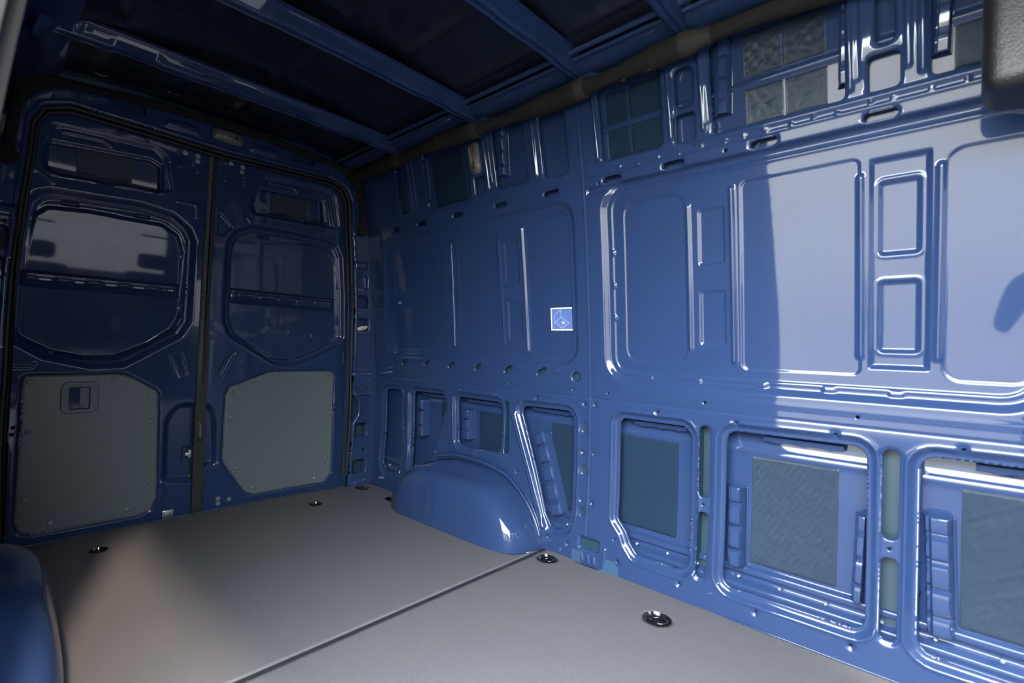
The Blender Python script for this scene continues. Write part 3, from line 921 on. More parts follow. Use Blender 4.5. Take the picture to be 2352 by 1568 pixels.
for dy in (-.016, 0, .016):
    bolt(brk, dp(.764 + dy, .010 if dy else .006, .010), .004)

# ================================================================== REAR FRAME
right_edge = [(1.688, -.2), (1.686, .072), (1.692, .21), (1.696, .390), (1.736, .453), (1.736, .526), (1.696, .584), (1.692, .696), (1.691, .905), (1.686, 1.144), (1.667, 1.428), (1.651, 1.627), (1.640, 1.780), (1.606, 1.850), (1.523, 1.884)]
left_edge = [(LEFTSUM - y, z) for y, z in right_edge if not .42 < z < .56][::-1]
opening = fillet(right_edge + [(1.25, 1.878), (.92, 1.868), (.59, 1.878)] + left_edge, .03)
zs_ = np.linspace(-.12, 2.03, 40)
r0 = [p for p in right_edge if not .42 < p[1] < .56]
opening0 = fillet(r0 + [(1.25, 1.878), (.92, 1.868), (.59, 1.878)] + left_edge, .03)
outline = np.array([(float(prof(z)) + .004, z) for z in zs_] + [(LEFTSUM - float(prof(z)) - .004, z) for z in zs_[::-1]])
def base_frame(U, V):
    x = .070 + 0 * V
    P = np.stack([x, U, V], -1)
    return P, np.broadcast_to(np.array([1.0, 0, 0]), P.shape)
FR = [('outer', outline), ('hole', opening), ('ring', grow(opening, .010), .008, .005)]
for sgn in (0, 1):
    mx_ = (lambda y: y) if not sgn else (lambda y: LEFTSUM - y)
    for (y0, z0, y1, z1) in ((1.694, 1.240, 1.770, 1.325), (1.704, 1.120, 1.778, 1.203), (1.709, .978, 1.786, 1.057), (1.715, .307, 1.797, .390), (1.712, .076, 1.798, .160)):
        a, b = sorted((mx_(y0), mx_(y1)))
        FR += [('rec', rect(a - .006, z0 - .006, b + .006, z1 + .006, .018), .004, .006), ('hole', rect(a, z0, b, z1, .016))]
    FR += [('hole', circ(mx_(1.783), .223, .012))]
    for (y, z) in ((1.793, .668), (1.720, .639), (1.793, .611), (1.752, .745), (1.706, 1.344), (1.725, 1.344)):
        FR.append(('hole', circ(mx_(y), z, .006, 10)))
    for (y, z) in ((1.71, .205), (1.745, .208), (1.79, .206), (1.75, 1.10), (1.76, 1.07), (1.70, .50), (1.72, .50), (1.70, .48), (1.72, .48)):
        FR.append(('dim', (mx_(y), z), .005, -.003))
    a, b = sorted((mx_(1.690), mx_(1.822)))
    FR += [('bead', [(a + .01, .574), (b, .574)], .008, .006), ('bead', [(a, .697), (b, .699)], .005, .004), ('bead', [(a, .722), (b - .03, .722)], .007, .006),
           ('bead', [(a, .216), (b, .214)], .004, -.003), ('rec', rect(min(mx_(1.672), mx_(1.758)), 1.362, max(mx_(1.672), mx_(1.758)), 1.412, .01), -.012, .010),
           ('bead', [(mx_(1.748), .02), (mx_(1.79), .02)], .014, .006), ('bead', [(a - .01, 1.425), (b - .03, 1.425)], .006, .006)]
    h0, h1 = sorted((mx_(1.262), mx_(1.392)))
    FR += [('hole', fillet([(h0, 1.925), (h1, 1.925), (h1, 1.975), (h0, 1.975)], .014))]
    FR += [('bead', [(mx_(1.50), 1.892), (mx_(1.505), 1.965)], .007, .006), ('rec', fillet([(mx_(1.02), 1.90), (mx_(1.20), 1.90), (mx_(1.18), 1.955), (mx_(1.05), 1.955)], .02), -.010, .02)]
wall_rear = field('wall_rear', steps(-.01, 1.87, .005), steps(-.12, 2.03, .005), base_frame, FR, PAINT, skirt=.03)
struct(wall_rear)
# box sections behind the pillar holes
for y0, y1 in ((1.665, 1.86), (-.02, .175)):
    for z0, z1, ma in ((-.1, .45, PRIMER), (.45, 1.95, PAINT)):
        pydata('pillar_liner', [(.012, y0, z0), (.012, y1, z0), (.012, y1, z1), (.012, y0, z1), (.068, y0, z0), (.068, y0, z1), (.068, y1, z0), (.068, y1, z1)], [(0, 1, 2, 3), (0, 3, 5, 4), (1, 2, 7, 6)], ma, wall_rear, smooth=False)
pydata('header_liner', [(.02, .2, 1.88), (.02, 1.64, 1.88), (.04, 1.64, 2.02), (.04, .2, 2.02)], [(0, 1, 2, 3)], PAINT, wall_rear, smooth=False)
pydata('rear_light_block', [(-.15, -.12, -.3), (-.15, 1.96, -.3), (-.15, 1.96, 2.1), (-.15, -.12, 2.1), (.16, -.12, -.3), (.16, 1.96, -.3), (.16, 1.96, 2.1), (.16, -.12, 2.1)], [(0, 1, 2, 3), (0, 3, 7, 4), (1, 5, 6, 2), (3, 2, 6, 7)], PAINT, wall_rear, smooth=False)  # unseen backing box added behind the doors to block daylight
# rubber seals around the opening
def seal_path(g, x):
    P = grow(opening0, g)
    pts = [(x, y, z) for y, z in P if z > -.11]
    k = int(np.argmax([math.hypot(pts[i][1] - pts[i - 1][1], pts[i][2] - pts[i - 1][2]) for i in range(len(pts))]))
    return pts[k:] + pts[:k]
sweep('door_seal', seal_path(-.008, .050), .009, RUBBER, wall_rear, n=10)
sweep('door_seal', seal_path(-.022, .026), .008, RUBBER, wall_rear, n=10)
# ================================================================== FLOOR
RINGS = [(.246, .448, .031, .031), (.252, 1.385, .031, .031), (.135, 1.742, .044, .030), (.452, 1.748, .044, .030), (1.588, 1.770, .044, .034), (2.148, 1.665, .046, .042)]
flo = pydata('floor', [(-.14, -.1, -.075), (4.8, -.1, -.075), (4.8, 1.95, -.075), (-.14, 1.95, -.075)], [(0, 1, 2, 3)], BLACK, smooth=False)
struct(flo)
def base_floor(U, V):
    P = np.stack([U, V, np.zeros_like(U)], -1)
    return P, np.broadcast_to(np.array([0, 0, 1.0]), P.shape)
ring_holes = [('hole', slot(x, y, 2 * a, 2 * b) if a != b else circ(x, y, a)) for x, y, a, b in RINGS]
ac = [(.41, 1.90), (.50, 1.74), (.575, 1.665), (.625, 1.632), (.74, 1.626), (.982, 1.637), (1.225, 1.650), (1.40, 1.655), (1.462, 1.685), (1.492, 1.745), (1.500, 1.90)]
acl = [(x, LEFTSUM - y) for x, y in ac]
rear_poly = fillet([(.008, .02), (.000, .45), (-.002, .92), (.006, 1.30), (.030, 1.67), (.072, 1.79), (.080, 1.836), (1.503, 1.836), (1.503, .02)], .004)
ac = [(x, y + (.014 if .6 < x < 1.499 else 0)) for x, y in ac]; acl = [(x, LEFTSUM - y) for x, y in ac]
f_rear = field('floor_panel', steps(-.01, 1.512, .012), steps(.01, 1.85, .012), base_floor, [('outer', rear_poly), ('hole', fillet(ac, .02)), ('hole', fillet(acl, .02))] + ring_holes, FLOORM, flo, skirt=.012)
f_rear['label'] = 'rear grey floor board with wheel arch cutouts'
front_poly = [(1.521, -.02), (1.521, 1.852), (1.690, 1.852), (1.692, 1.838), (1.80, 1.838), (1.802, 1.852), (3.40, 1.852), (3.40, -.02)]
f_front = field('floor_panel', steps(1.512, 3.41, .012), steps(-.03, 1.86, .012), base_floor, [('outer', fillet(front_poly, 0))] + ring_holes, FLOORM, flo, skirt=.012)
f_front['label'] = 'front grey floor board beside the side door'
box('joint_strip', (1.503, .02, -.012), (1.521, 1.846, -.0015), STRIP, flo, .002)
edge = [(.008, .02), (.000, .45), (-.002, .92), (.006, 1.30), (.030, 1.67), (.060, 1.76)]
V = []; F = []
for (x, y) in edge:
    V += [(x + .002, y, .0005), (x - .006, y, .0005), (x - .006, y, -.022)]
for i in range(len(edge) - 1):
    for j in range(2):
        F.append((3 * i + j, 3 * i + j + 1, 3 * i + 4 + j, 3 * i + 3 + j))
pydata('sill_edge', V, F, ALU, flo, smooth=False)['label'] = 'bright aluminium edging'
pydata('cab_floor', [(3.40, -.02, -.01), (4.8, -.02, -.01), (4.8, 1.86, -.01), (3.40, 1.86, -.01)], [(0, 1, 2, 3)], BLACK, flo, smooth=False)

def dish(x, y, a, b, label, ringed):
    o = empty('lashing_ring', (x, y, 0))
    n = 32
    prof_ = [(1.06, .0012), (1.0, .002), (.93, -.003), (.80, -.012), (.55, -.017), (.0, -.018)]
    V = []; F = []
    for (s, z) in prof_:
        for k in range(n):
            t = 2 * PI * k / n
            sx = max(a - b, 0)
            V.append((sx * (1 if math.cos(t) > 0 else -1) * (abs(math.cos(t)) > 1e-6) * s + b * s * math.cos(t), b * s * math.sin(t), z))
    for i in range(len(prof_) - 1):
        for k in range(n):
            k2 = (k + 1) % n
            F.append((i * n + k, i * n + k2, (i + 1) * n + k2, (i + 1) * n + k))
    pydata('recessed_cup', V, F, GLOSSB, o, auto=50)
    if ringed:
        R = b * .62
        pts = [(R * 1.15 * math.cos(t) + .004, R * .85 * math.sin(t), -.005 + .004 * math.cos(t)) for t in np.linspace(0, 2 * PI, 24, endpoint=False)]
        sweep('ring', pts, .0042, GLOSSB, o, n=8, closed=True)
        box('hinge_bar', (-R * 1.5, -.006, -.012), (-R * .75, .006, -.004), GLOSSB, o, .002)
    bolt(o, (0 if not ringed else -.004, 0, -.014), .0065, 'Z', ZINC if not ringed else GLOSSB)
    return tag(o, label, 'lashing ring', 'lashing points sunk in the floor')
LAB = ['round sunken lashing cup with a bright bolt, on the left of the rear floor board', 'round sunken lashing cup with a bright bolt near the right rear door',
       'oval black lashing ring at the foot of the rear right pillar', 'oval black lashing ring behind the rear end of the right wheel housing',
       'oval black lashing ring at the front end of the wheel housing, beside the floor joint', 'oval black lashing ring nearest the camera, in the front floor board']
for (x, y, a, b), l in zip(RINGS, LAB):
    dish(x, y, a, b, l, a != b)

# ================================================================== LEFT WALL
so = [(1.950, -.30), (1.950, 1.74), (2.01, 1.86), (3.97, 1.86), (4.05, 1.78), (4.05, -.30)]  # opening lengthened towards the cab to let the sun patch in
LW = [('hole', fillet(so, .02)), ('rec', rect(.20, .83, 1.52, 1.53, .1), .02, .04)]
wall_left = field('wall_left', steps(.072, 4.16, .012), steps(-.14, 2.02, .012), base_left, LW, PAINT, skirt=.05, flip=True)
struct(wall_left)
pydata('outer_panel', [(-.1, -.11, -.3), (1.90, -.11, -.3), (1.90, -.06, 1.1), (1.90, .06, 1.75), (1.90, .12, 2.1), (-.1, .12, 2.1), (-.1, .06, 1.75), (-.1, -.06, 1.1)], [(0, 1, 2, 7), (7, 2, 3, 6), (6, 3, 4, 5)], PAINT, wall_left, smooth=False)
# side door pillar trim and seal at the rear edge of the opening
def lp(x, z, out): return Vector((x, LEFTSUM - float(prof(z)) + out, z))
zz = np.linspace(-.02, 1.84, 26)
V = []; F = []
sec = [(1.87, .0), (1.872, .034), (1.885, .046), (1.910, .047), (1.922, .036), (1.930, .030), (1.944, .030), (1.950, .02), (1.950, -.03)]
for z in zz:
    for (x, o) in sec: V.append(lp(x, z, o))
k = len(sec)
for i in range(len(zz) - 1):
    for j in range(k - 1): F.append((i * k + j, i * k + j + 1, (i + 1) * k + j + 1, (i + 1) * k + j))
pydata('door_pillar', V, F, PILTRIM, wall_left, auto=40)['label'] = 'light grey side door pillar trim'
sweep('side_door_seal', [lp(1.950, z, .010) for z in zz], .010, RUBBER, wall_left, n=10)
box('door_sill', (1.84, -.06, -.06), (4.05, -.02, -.003), BLACK, wall_left, .004)

# ================================================================== CEILING
def base_roof(U, V):
    z = 2.045 - .055 * ((V - .92) / .70) ** 2
    P = np.stack([U, V, z], -1)
    return P, np.broadcast_to(np.array([0, 0, -1.0]), P.shape)
RF = []
BOWS = [.575, 1.195, 1.785, 2.205, 2.80]
spans = list(zip([.10] + BOWS, BOWS + [3.3]))
for a, b in spans:
    for y in (.40, .66, .92, 1.18, 1.44):
        RF.append(('bead', [(a + .09, y), (b - .09, y)], .035, .010))
    RF.append(('bead', [((a + b) / 2, .35), ((a + b) / 2, 1.5)], .02, .004))
ceiling = field('ceiling', steps(-.15, 4.85, .02), steps(.02, 1.82, .012), base_roof, RF, ROOF_SHADE, skirt=0, flip=True)
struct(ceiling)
def roof_bow(x):
    w = .031
    sec = [(-w - .022, .060), (-w - .006, .058), (-w, .050), (-w + .004, .010), (-w + .012, .001), (-.012, .000), (-.008, .004), (.008, .004), (.012, .000), (w - .012, .001), (w - .004, .010), (w, .050), (w + .006, .058), (w + .022, .060)]
    ys = np.linspace(.215, 1.625, 90)
    V = []; F = []
    for y in ys:
        zl = 1.948 - .004 * ((y - .92) / .7) ** 2
        e = min(y - .215, 1.625 - y)
        narrow = 1 - .35 * float(S(np.array((.10 - e) / .10)))
        emb = .005 * (float(S(np.array((e - .16) / .006))) - float(S(np.array((e - .30) / .006)))) + .003 * float(S(np.array((e - .46) / .006)))
        for (dx, dz) in sec:
            V.append((x + dx * narrow, y, zl + dz * (1 - .25 * (narrow < .9)) + (emb if dz < .008 else 0)))
    k = len(sec)
    for i in range(len(ys) - 1):
        for j in range(k - 1): F.append((i * k + j, i * k + j + 1, (i + 1) * k + j + 1, (i + 1) * k + j))
    o = pydata('roof_bow', V, F, PAINT, ceiling, auto=45)
    for ye, s in ((1.625, 1), (.215, -1)):
        g = .02
        V = [(x - .035, ye - s * .01, 1.950), (x + .035, ye - s * .01, 1.950), (x + .095, ye + s * .022, 1.985), (x - .095, ye + s * .022, 1.985), (x - .03, ye + s * .045, 1.915), (x + .03, ye + s * .045, 1.915)]
        gs = pydata('bow_gusset', V, [(0, 1, 5, 4), (1, 2, 5), (0, 4, 3)], PAINT, o, smooth=False)
        md = gs.modifiers.new('t', 'SOLIDIFY'); md.thickness = .003
    for y in np.linspace(.35, 1.5, 9):
        bm = bmesh.new()
        bmesh.ops.create_cone(bm, cap_ends=True, segments=12, radius1=.009, radius2=.006, depth=.004)
        c = obj('weld_nut', bm, PAINT, o, smooth=False); c.location = (x - .054, y, 2.004)
        break
    return o
for x in BOWS: roof_bow(x)
for y, z, r in ((1.515, 1.985, .010), (1.548, 1.978, .008)):
    sweep('roof_rail_bead', [(.1, y, z), (1.2, y, z), (2.2, y, z), (3.3, y, z)], r, PAINT, ceiling, n=10)
for s in (1, -1):
    ys_ = [1.56, 1.60, 1.665, 1.70] if s > 0 else [LEFTSUM - y for y in (1.56, 1.60, 1.665, 1.70)]
    zs2 = [1.985, 1.962, 1.955, 1.99]
    V = []; 
    for x in np.linspace(.09, 3.35, 12):
        V += [(x, y, z) for y, z in zip(ys_, zs2)]
    F = [(4 * i + j, 4 * i + j + 1, 4 * i + 5 + j, 4 * i + 4 + j) for i in range(11) for j in range(3)]
    pydata('cant_rail', V, F, PAINT, ceiling, auto=60)

# ================================================================== THINGS ON THE BODY
# long padded conduit under the roof edge on the right
cond = empty('cable_conduit', (1.7, 1.625, 1.912))
tag(cond, 'long dark fleece wrapped cable conduit along the right roof edge', 'conduit')
def rad_at(x):
    r = .033
    for xb in BOWS:
        r += .006 * float(S(np.array((x - xb + .24) / .05))) * (1 - float(S(np.array((x - xb - .02) / .05))))
        r -= .008 * float(S(np.array((x - xb - .02) / .05))) * (1 - float(S(np.array((x - xb - .26) / .06))))
    return r
xs = np.linspace(.13, 2.90, 150)
def cpt(x): return Vector((x - 1.7, .006 * math.sin(x * 5), .006 * math.sin(x * 3.1) - .004 * (x - 1.2)))
def cond_piece(name, x0, x1, ma, extra=0.0, n=16):
    k = max(4, int((x1 - x0) / .02))
    X_ = np.linspace(x0, x1, k)
    return sweep(name, [cpt(x) for x in X_], [rad_at(x) + extra for x in X_], ma, cond, n=n)
cond_piece('sleeve', .13, 2.90, FLEECE)
for xb in BOWS[:4]:
    cond_piece('tape_band', xb - .005, xb + .035, TAPE, .0015)
cond_piece('tape_band', 2.225, 2.300, TAPE, .0015)
for x in (.42, .96, 1.58, 1.94, 2.10):
    p = cpt(x)
    pts = [p + Vector((0, (rad_at(x) + .001) * math.cos(t), (rad_at(x) + .001) * math.sin(t))) for t in np.linspace(0, 2 * PI, 20, endpoint=False)]
    sweep('cable_tie', pts, .0016, TAPE, cond, n=6, closed=True)
for x in (1.98, 2.08, 2.12):
    p = cpt(x)
    box('clip', p + Vector((-.012, -.006, -.040)), p + Vector((.012, .020, -.022)), BLACK, cond, .003)
# soft edge duct across the rear header and down both pillars
duct = empty('edge_duct', (.10, .92, 1.96))
tag(duct, 'dark padded duct running over the rear doors with round ends on both pillars', 'duct')
half = [(1.706, 1.608), (1.700, 1.70), (1.688, 1.80), (1.660, 1.885), (1.610, 1.935), (1.54, 1.958), (1.25, 1.984), (.92, 1.994)]
path = [(.092, y, z) for y, z in half] + [(.092, LEFTSUM - y, z) for y, z in half[:-1][::-1]]
pp = [p - Vector((.10, .92, 1.96)) for p in smooth_path(path, 8)]
def duct_r(p):
    y, z = p.y + .92, p.z + 1.96
    c = min(math.hypot(y - 1.63, z - 1.93), math.hypot(y - .21, z - 1.93))
    return .018 + .014 * math.exp(-(c / .07) ** 2)
sweep('padded_tube', pp, [duct_r(p) for p in pp], FLEECE, duct, n=12, squash=((1, 0, 0), .8))
for y in (1.706, LEFTSUM - 1.706):
    bm = bmesh.new()
    bmesh.ops.create_cone(bm, cap_ends=True, segments=28, radius1=.036, radius2=.033, depth=.022, matrix=Matrix.Rotation(PI / 2, 4, 'Y'))
    bmesh.ops.bevel(bm, geom=[e for e in bm.edges if e.calc_face_angle(0) > 1], offset=.004, segments=2, affect='EDGES')
    o = obj('end_cap', bm, FLEECE, duct, smooth=True, auto=40); o.location = Vector((-.008, y - .92, 1.606 - 1.96))

# interior lamp on the rear header
def lamp(name, label, origin, axis_u, axis_v, axis_n, lu, lv, switch):
    o = empty(name, origin)
    U_, V_, N_ = Vector(axis_u), Vector(axis_v), Vector(axis_n)
    def prism(nm, poly, d0, d1, ma, parent, inset=.003):
        P = np.array(poly); n = len(P); Q = grow(P, -inset)
        VV = []; FF = []
        for (q, d) in ((P, d0), (P, d1 - inset), (Q, d1)):
            for a, b in q: VV.append(U_ * a + V_ * b + N_ * d)
        for k in range(2):
            for i in range(n):
                j = (i + 1) % n
                FF.append((k * n + i, k * n + j, (k + 1) * n + j, (k + 1) * n + i))
        FF.append(tuple(2 * n + i for i in range(n)))
        return pydata(nm, VV, FF, ma, parent, auto=50)
    r = min(lu, lv) * .42
    prism('housing', rect(-lu / 2 - .004, -lv / 2 - .004, lu / 2 + .004, lv / 2 + .004, r), -.004, .006, PLASTIC, o)
    lens = prism('lens', rect(-lu / 2, -lv / 2, lu / 2, lv / 2, r), .004, .014, LENS, o, .005)
    for k in range(1, 5):
        s = 1 - .19 * k
        sweep('lens_rib', [U_ * a + V_ * b + N_ * .0145 for a, b in rect(-lu / 2 * s - (lu - lv) * 0, -lv / 2 * s, lu / 2 * s, lv / 2 * s, r * s)], .0012, LENS, lens, n=6, closed=True)
    if switch:
        prism('switch', rect(lu * .24, -lv * .16, lu * .34, lv * .22, .003), .008, .018, BLACK, o)
    return tag(o, label, 'lamp')
lamp('interior_lamp', 'ribbed clear interior lamp with black switch on the header above the rear doors', (.080, .927, 1.940), (0, 1, -.02), (0, 0, 1), (1, 0, 0), .136, .050, True)
q0 = wp(1.118, 1.822, .004)
sl = float(dprof(1.82)); nn = Vector((0, -1, sl)).normalized(); tt = Vector((0, sl, 1)).normalized()
lamp('interior_lamp', 'oval ribbed interior lamp set upright in the right wall below the conduit', q0, tt, (1, 0, 0), nn, .142, .056, False)

# black grained cover at the top right, beside the camera
cov = empty('overhead_cover', (3.16, 1.60, 1.70))
tag(cov, 'grained black plastic overhead cover at the front end of the right wall', 'cover')
bm = bmesh.new(); bm_box(bm, (-.235, -.110, -.228), (.235, .060, .25), .036, 5)
obj('shell', bm, GRAIN, cov, smooth=True, auto=60)
for (x, z) in ((-.10, -.02), (.10, -.02)):
    bm = bmesh.new()
    bmesh.ops.create_cone(bm, cap_ends=True, segments=16, radius1=.009, radius2=.006, depth=.006, matrix=Matrix.Rotation(PI / 2, 4, 'X'))
    o = obj('screw', bm, BLACK, cov); o.location = (x, -.112, z)

# square tile with a line drawing stuck on the window blank
st = empty('sticker', wp(1.571, 1.034, 0))
tag(st, 'square blue sticker with a white border and a thin line drawing of an open box', 'sticker')
so_ = wp(1.571, 1.034, -.0232) - wp(1.571, 1.034, 0)
sl2 = float(dprof(1.034)); sn = Vector((0, -1, sl2)).normalized(); su = Vector((1, 0, 0)); sv = Vector((0, sl2, 1)).normalized()
SW, SH = .127, .102
def flat(name, quads, d, ma, parent):
    VV = []; FF = []
    for q in quads:
        b = len(VV)
        for (a, c) in q: VV.append(so_ + su * a + sv * c + sn * d)
        FF.append(tuple(range(b, b + len(q))))
    return pydata(name, VV, FF, ma, parent, smooth=False)
def sbox(x0, y0, x1, y1): return [(x0, y0), (x1, y0), (x1, y1), (x0, y1)]
sheet = flat('sheet', [sbox(-SW / 2, -SH / 2, SW / 2, SH / 2)], .0012, PERI, st)
b_ = .0058
flat('border', [sbox(-SW / 2, -SH / 2, SW / 2, -SH / 2 + b_), sbox(-SW / 2, SH / 2 - b_, SW / 2, SH / 2), sbox(-SW / 2, -SH / 2 + b_, -SW / 2 + b_, SH / 2 - b_), sbox(SW / 2 - b_, -SH / 2 + b_, SW / 2, SH / 2 - b_)], .0020, WHITE, st)
def sp(x, y):
    t = (y - 345) / 930.0; s = (x - (320 + 50 * t)) / 980.0
    t = (y - (345 - 58 * s)) / (930 + 35 * s); s = (x - (320 + 50 * t)) / (985 - 10 * t)
    return (-SW / 2 + SW * s, SH / 2 - SH * t)
def stroke(a, b, w):
    a = np.array(sp(*a)); b = np.array(sp(*b)); d = b - a; L = np.linalg.norm(d); d /= L
    n = np.array([-d[1], d[0]]) * w / 2
    return [tuple(a - n), tuple(b - n), tuple(b + n), tuple(a + n)]
lines = [((765, 405), (485, 635)), ((485, 635), (510, 945)), ((765, 405), (785, 705)), ((785, 705), (510, 945)), ((785, 705), (1120, 945)), ((510, 945), (835, 1180)), ((835, 1180), (1120, 945))]
small = [((635, 875), (595, 960)), ((730, 945), (685, 1025)), ((825, 1015), (780, 1095)), ((795, 775), (815, 775)), ((890, 840), (912, 840)), ((990, 912), (1012, 912))]
flat('line_drawing', [stroke(a, b, .0017) for a, b in lines] + [stroke(a, b, .0013) for a, b in small], .0020, PALEB, st)
flat('small_print', [stroke((835, 902), (872, 902), .0034), stroke((880, 900), (922, 900), .0042)] + [stroke((812, 962), (958, 958), .0042)], .0022, WHITE, st)

# torn foam scrap in a hole of the right pillar
bm = bmesh.new()
bmesh.ops.create_icosphere(bm, subdivisions=2, radius=1.0)
rr = random.Random(5)
for v in bm.verts:
    k = 1 + rr.uniform(-.22, .22)
    v.co = Vector((v.co.x * .012 * k, v.co.y * .036 * k, v.co.z * .013 * k + v.co.y * .012))
sc_ = obj('foam_scrap', bm, FOAM, None, smooth=False); sc_.location = (.062, 1.745, .994)
tag(sc_, 'torn pale foam scrap sticking out of a hole in the right rear pillar', 'foam')

# ================================================================== CAB AND OUTSIDE
V = [(3.36, 1.90, -.1), (4.80, 1.90, -.1), (4.80, 1.90, .75), (3.36, 1.90, .75), (4.80, 1.90, 2.1), (3.36, 1.90, 2.1), (3.75, 1.90, .75), (4.45, 1.90, .75), (4.45, 1.90, 1.30), (3.75, 1.90, 1.30), (3.36, 1.90, 1.30), (4.80, 1.90, 1.30)]
F = [(0, 1, 2, 7, 6, 3), (3, 6, 9, 10), (7, 2, 11, 8), (10, 9, 8, 11, 4, 5)]
cab = pydata('wall_front', V, F, BLACK, smooth=False); struct(cab)
pydata('cab_side', [(max(x, 4.10), -.06, z) for x, _, z in V], F, BLACK, cab, smooth=False)
pydata('pillar_panel', [(4.06, -.03, -.1), (4.20, -.03, -.1), (4.20, .10, 2.1), (4.06, .10, 2.1)], [(0, 1, 2, 3)], BLACK, cab, smooth=False)
x_ = 4.80
V = [(x_, -.06, -.1), (x_, 1.90, -.1), (x_, 1.90, .72), (x_, -.06, .72), (x_, .10, .72), (x_, 1.74, .72), (x_ - .35, .16, 1.52), (x_ - .35, 1.68, 1.52), (x_ - .35, -.06, 1.52), (x_ - .35, 1.90, 1.52), (x_ - .35, -.06, 2.1), (x_ - .35, 1.90, 2.1)]
pydata('windscreen_frame', V, [(0, 1, 2, 5, 4, 3), (3, 4, 6, 8), (5, 2, 9, 7), (8, 6, 7, 9, 11, 10)], BLACK, cab, smooth=False)
box('dashboard', (4.15, .0, -.05), (4.78, 1.86, .62), BLACK, cab, .05)
for y in (.20, 1.10):
    seat = empty('cab_seat', (3.75, y + .25, 0))
    tag(seat, 'dark cab seat on the %s side, ahead of the load bay' % ('side door' if y < .5 else 'driver'), 'seat')
    box('cushion', (-.25, -.25, .12), (.28, .25, .32), CLOTH, seat, .06)
    box('backrest', (-.34, -.24, .26), (-.20, .24, .88), CLOTH, seat, .06)
    box('headrest', (-.34, -.13, .92), (-.23, .13, 1.08), CLOTH, seat, .04)
    for dy in (-.06, .06): sweep('headrest_post', [(-.28, dy, .84), (-.28, dy, .96)], .007, ZINC, seat, n=8)
    box('seat_base', (-.22, -.2, -.01), (.22, .2, .13), BLACK, seat, .01)
gr = pydata('ground', [(-14, -14, -.56), (20, -14, -.56), (20, 12, -.56), (-14, 12, -.56)], [(0, 1, 2, 3)], CONC, smooth=False); struct(gr)
fac = box('wall_outside', (-13, -4.6, -.56), (19, -4.2, 2.0), RENDERW); struct(fac)
BLOCKER = mat('grey_blocker_wall', (0.10, 0.10, 0.10), rough=0.9, var=(6.0, 0.3))
blocker = box('wall_light_blocker', (9.0, -4.2, -.56), (9.4, 10, 3.6), BLOCKER); struct(blocker)  # unseen wall added to weaken the light through the windscreen

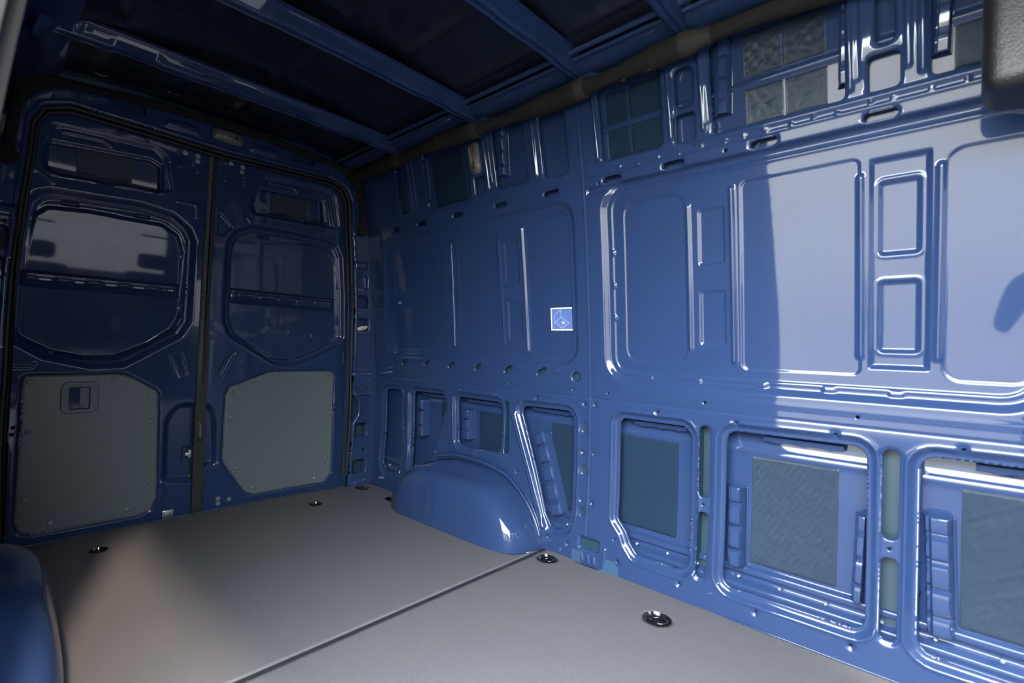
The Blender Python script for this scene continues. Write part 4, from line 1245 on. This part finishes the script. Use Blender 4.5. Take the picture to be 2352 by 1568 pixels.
# ------------------------------------------------------------------ person taking the picture, seen as a reflection in the wall
def person():
    root = empty('person', (3.31, -.74, -.56))
    tag(root, 'person in dark clothes standing outside the open side door, raising both hands to a camera', 'person')
    J = {}
    def ch(name, pts, ma, sub=2):
        bm = bmesh.new(); sk = bm.verts.layers.skin.verify(); pv = None
        for (p, rr_) in pts:
            v = bm.verts.new(p); v[sk].radius = rr_ if isinstance(rr_, tuple) else (rr_, rr_)
            v[sk].use_root = pv is None
            if pv is not None: bm.edges.new((pv, v))
            pv = v
        me = bpy.data.meshes.new(name); bm.to_mesh(me); bm.free()
        o = link(name, me, ma, root, smooth=False)
        md = o.modifiers.new('skin', 'SKIN'); md.use_smooth_shade = True
        s_ = o.modifiers.new('sub', 'SUBSURF'); s_.levels = sub; s_.render_levels = sub
        return o
    # one body surface: pelvis, spine, neck, head, arms, legs
    bm = bmesh.new(); sk = bm.verts.layers.skin.verify()
    def v(p, r, root_=False):
        q = bm.verts.new(p); q[sk].radius = r if isinstance(r, tuple) else (r, r); q[sk].use_root = root_
        return q
    def e(*vs):
        for a, b in zip(vs, vs[1:]): bm.edges.new((a, b))
    pel = v((0, 0, .94), (.15, .11), True); wa = v((0, .01, 1.10), (.135, .10)); chs = v((0, .0, 1.30), (.165, .115)); ut = v((0, -.01, 1.42), (.12, .09))
    ne = v((0, .0, 1.50), .052); hd0 = v((0, .02, 1.575), .070); hd1 = v((0, .02, 1.655), (.082, .098)); hd2 = v((0, .01, 1.72), (.066, .078))
    e(pel, wa, chs, ut, ne, hd0, hd1, hd2)
    for s in (-1, 1):
        sh = v((s * .185, -.01, 1.40), .062); el = v((s * .27, .10, 1.15), .044); wr = v((s * .125, .34, 1.40), .029); pa = v((s * .085, .385, 1.45), (.022, .036))
        e(ut, sh, el, wr, pa)
        hp = v((s * .095, 0, .86), .085); kn = v((s * .11, .03, .48), .058); an = v((s * .12, -.01, .09), .042); he = v((s * .12, .03, .035), .040); to = v((s * .13, .17, .03), .036)
        e(pel, hp, kn, an, he, to)
    me = bpy.data.meshes.new('body'); bm.to_mesh(me); bm.free()
    b = link('body', me, CLOTH, root, smooth=False)
    md = b.modifiers.new('skin', 'SKIN'); md.use_smooth_shade = True
    s_ = b.modifiers.new('sub', 'SUBSURF'); s_.levels = 2; s_.render_levels = 2
    # face and hair over the head
    def blob(name, c, r, ma, parent=root, seg=20):
        bm = bmesh.new(); bmesh.ops.create_uvsphere(bm, u_segments=seg, v_segments=seg // 2 + 2, radius=1)
        for q in bm.verts: q.co = Vector((q.co.x * r[0], q.co.y * r[1], q.co.z * r[2]))
        o = obj(name, bm, ma, parent, smooth=True); o.location = c
        return o
    face = blob('face', (0, .050, 1.620), (.072, .082, .105), SKIN)
    blob('hair', (0, .002, 1.665), (.088, .102, .092), HAIR)
    blob('nose', (0, .085, -.01), (.012, .016, .022), SKIN, face, 12)
    for s in (-1, 1):
        blob('eye', (s * .030, .070, .015), (.012, .008, .008), WHITE, face, 12)
        blob('ear', (s * .072, -.02, .005), (.010, .020, .030), SKIN, face, 12)
    blob('mouth', (0, .070, -.048), (.024, .010, .006), mat('lips', (0.35, 0.12, 0.10), 0.5), face, 12)
    # hands: palm and five bent fingers closing on the camera
    for s in (-1, 1):
        ch('palm', [((s * .118, .345, 1.41), .026), ((s * .098, .375, 1.435), (.020, .036)), ((s * .080, .405, 1.458), (.016, .038))], SKIN, 1)
        for k in range(4):
            zb = 1.425 + .020 * k; L = (.82, 1.0, .95, .80)[3 - k]
            ch('finger', [((s * .082, .395, zb), .0095), ((s * .078, .395 + .045 * L, zb), .009), ((s * .060, .395 + .066 * L, zb), .0085), ((s * .040, .395 + .062 * L, zb), .0078)], SKIN, 1)
        ch('thumb', [((s * .092, .372, 1.425), .012), ((s * .062, .368, 1.432), .0105), ((s * .035, .372, 1.445), .009)], SKIN, 1)
    hc = empty('handheld_camera', (3.31, -.74 + .405, -.56 + 1.455))
    tag(hc, 'small black camera held in the hands of the person outside the side door', 'camera')
    box('camera_body', (-.066, -.020, -.045), (.066, .022, .045), BLACK, hc, .008)
    bm = bmesh.new(); bmesh.ops.create_cone(bm, cap_ends=True, segments=24, radius1=.034, radius2=.036, depth=.06, matrix=Matrix.Translation((0, .05, -.004)) @ Matrix.Rotation(-PI / 2, 4, 'X'))
    obj('lens_barrel', bm, BLACK, hc, smooth=True, auto=40)
    box('viewfinder', (-.022, -.02, .040), (.022, .016, .062), BLACK, hc, .005)
person()
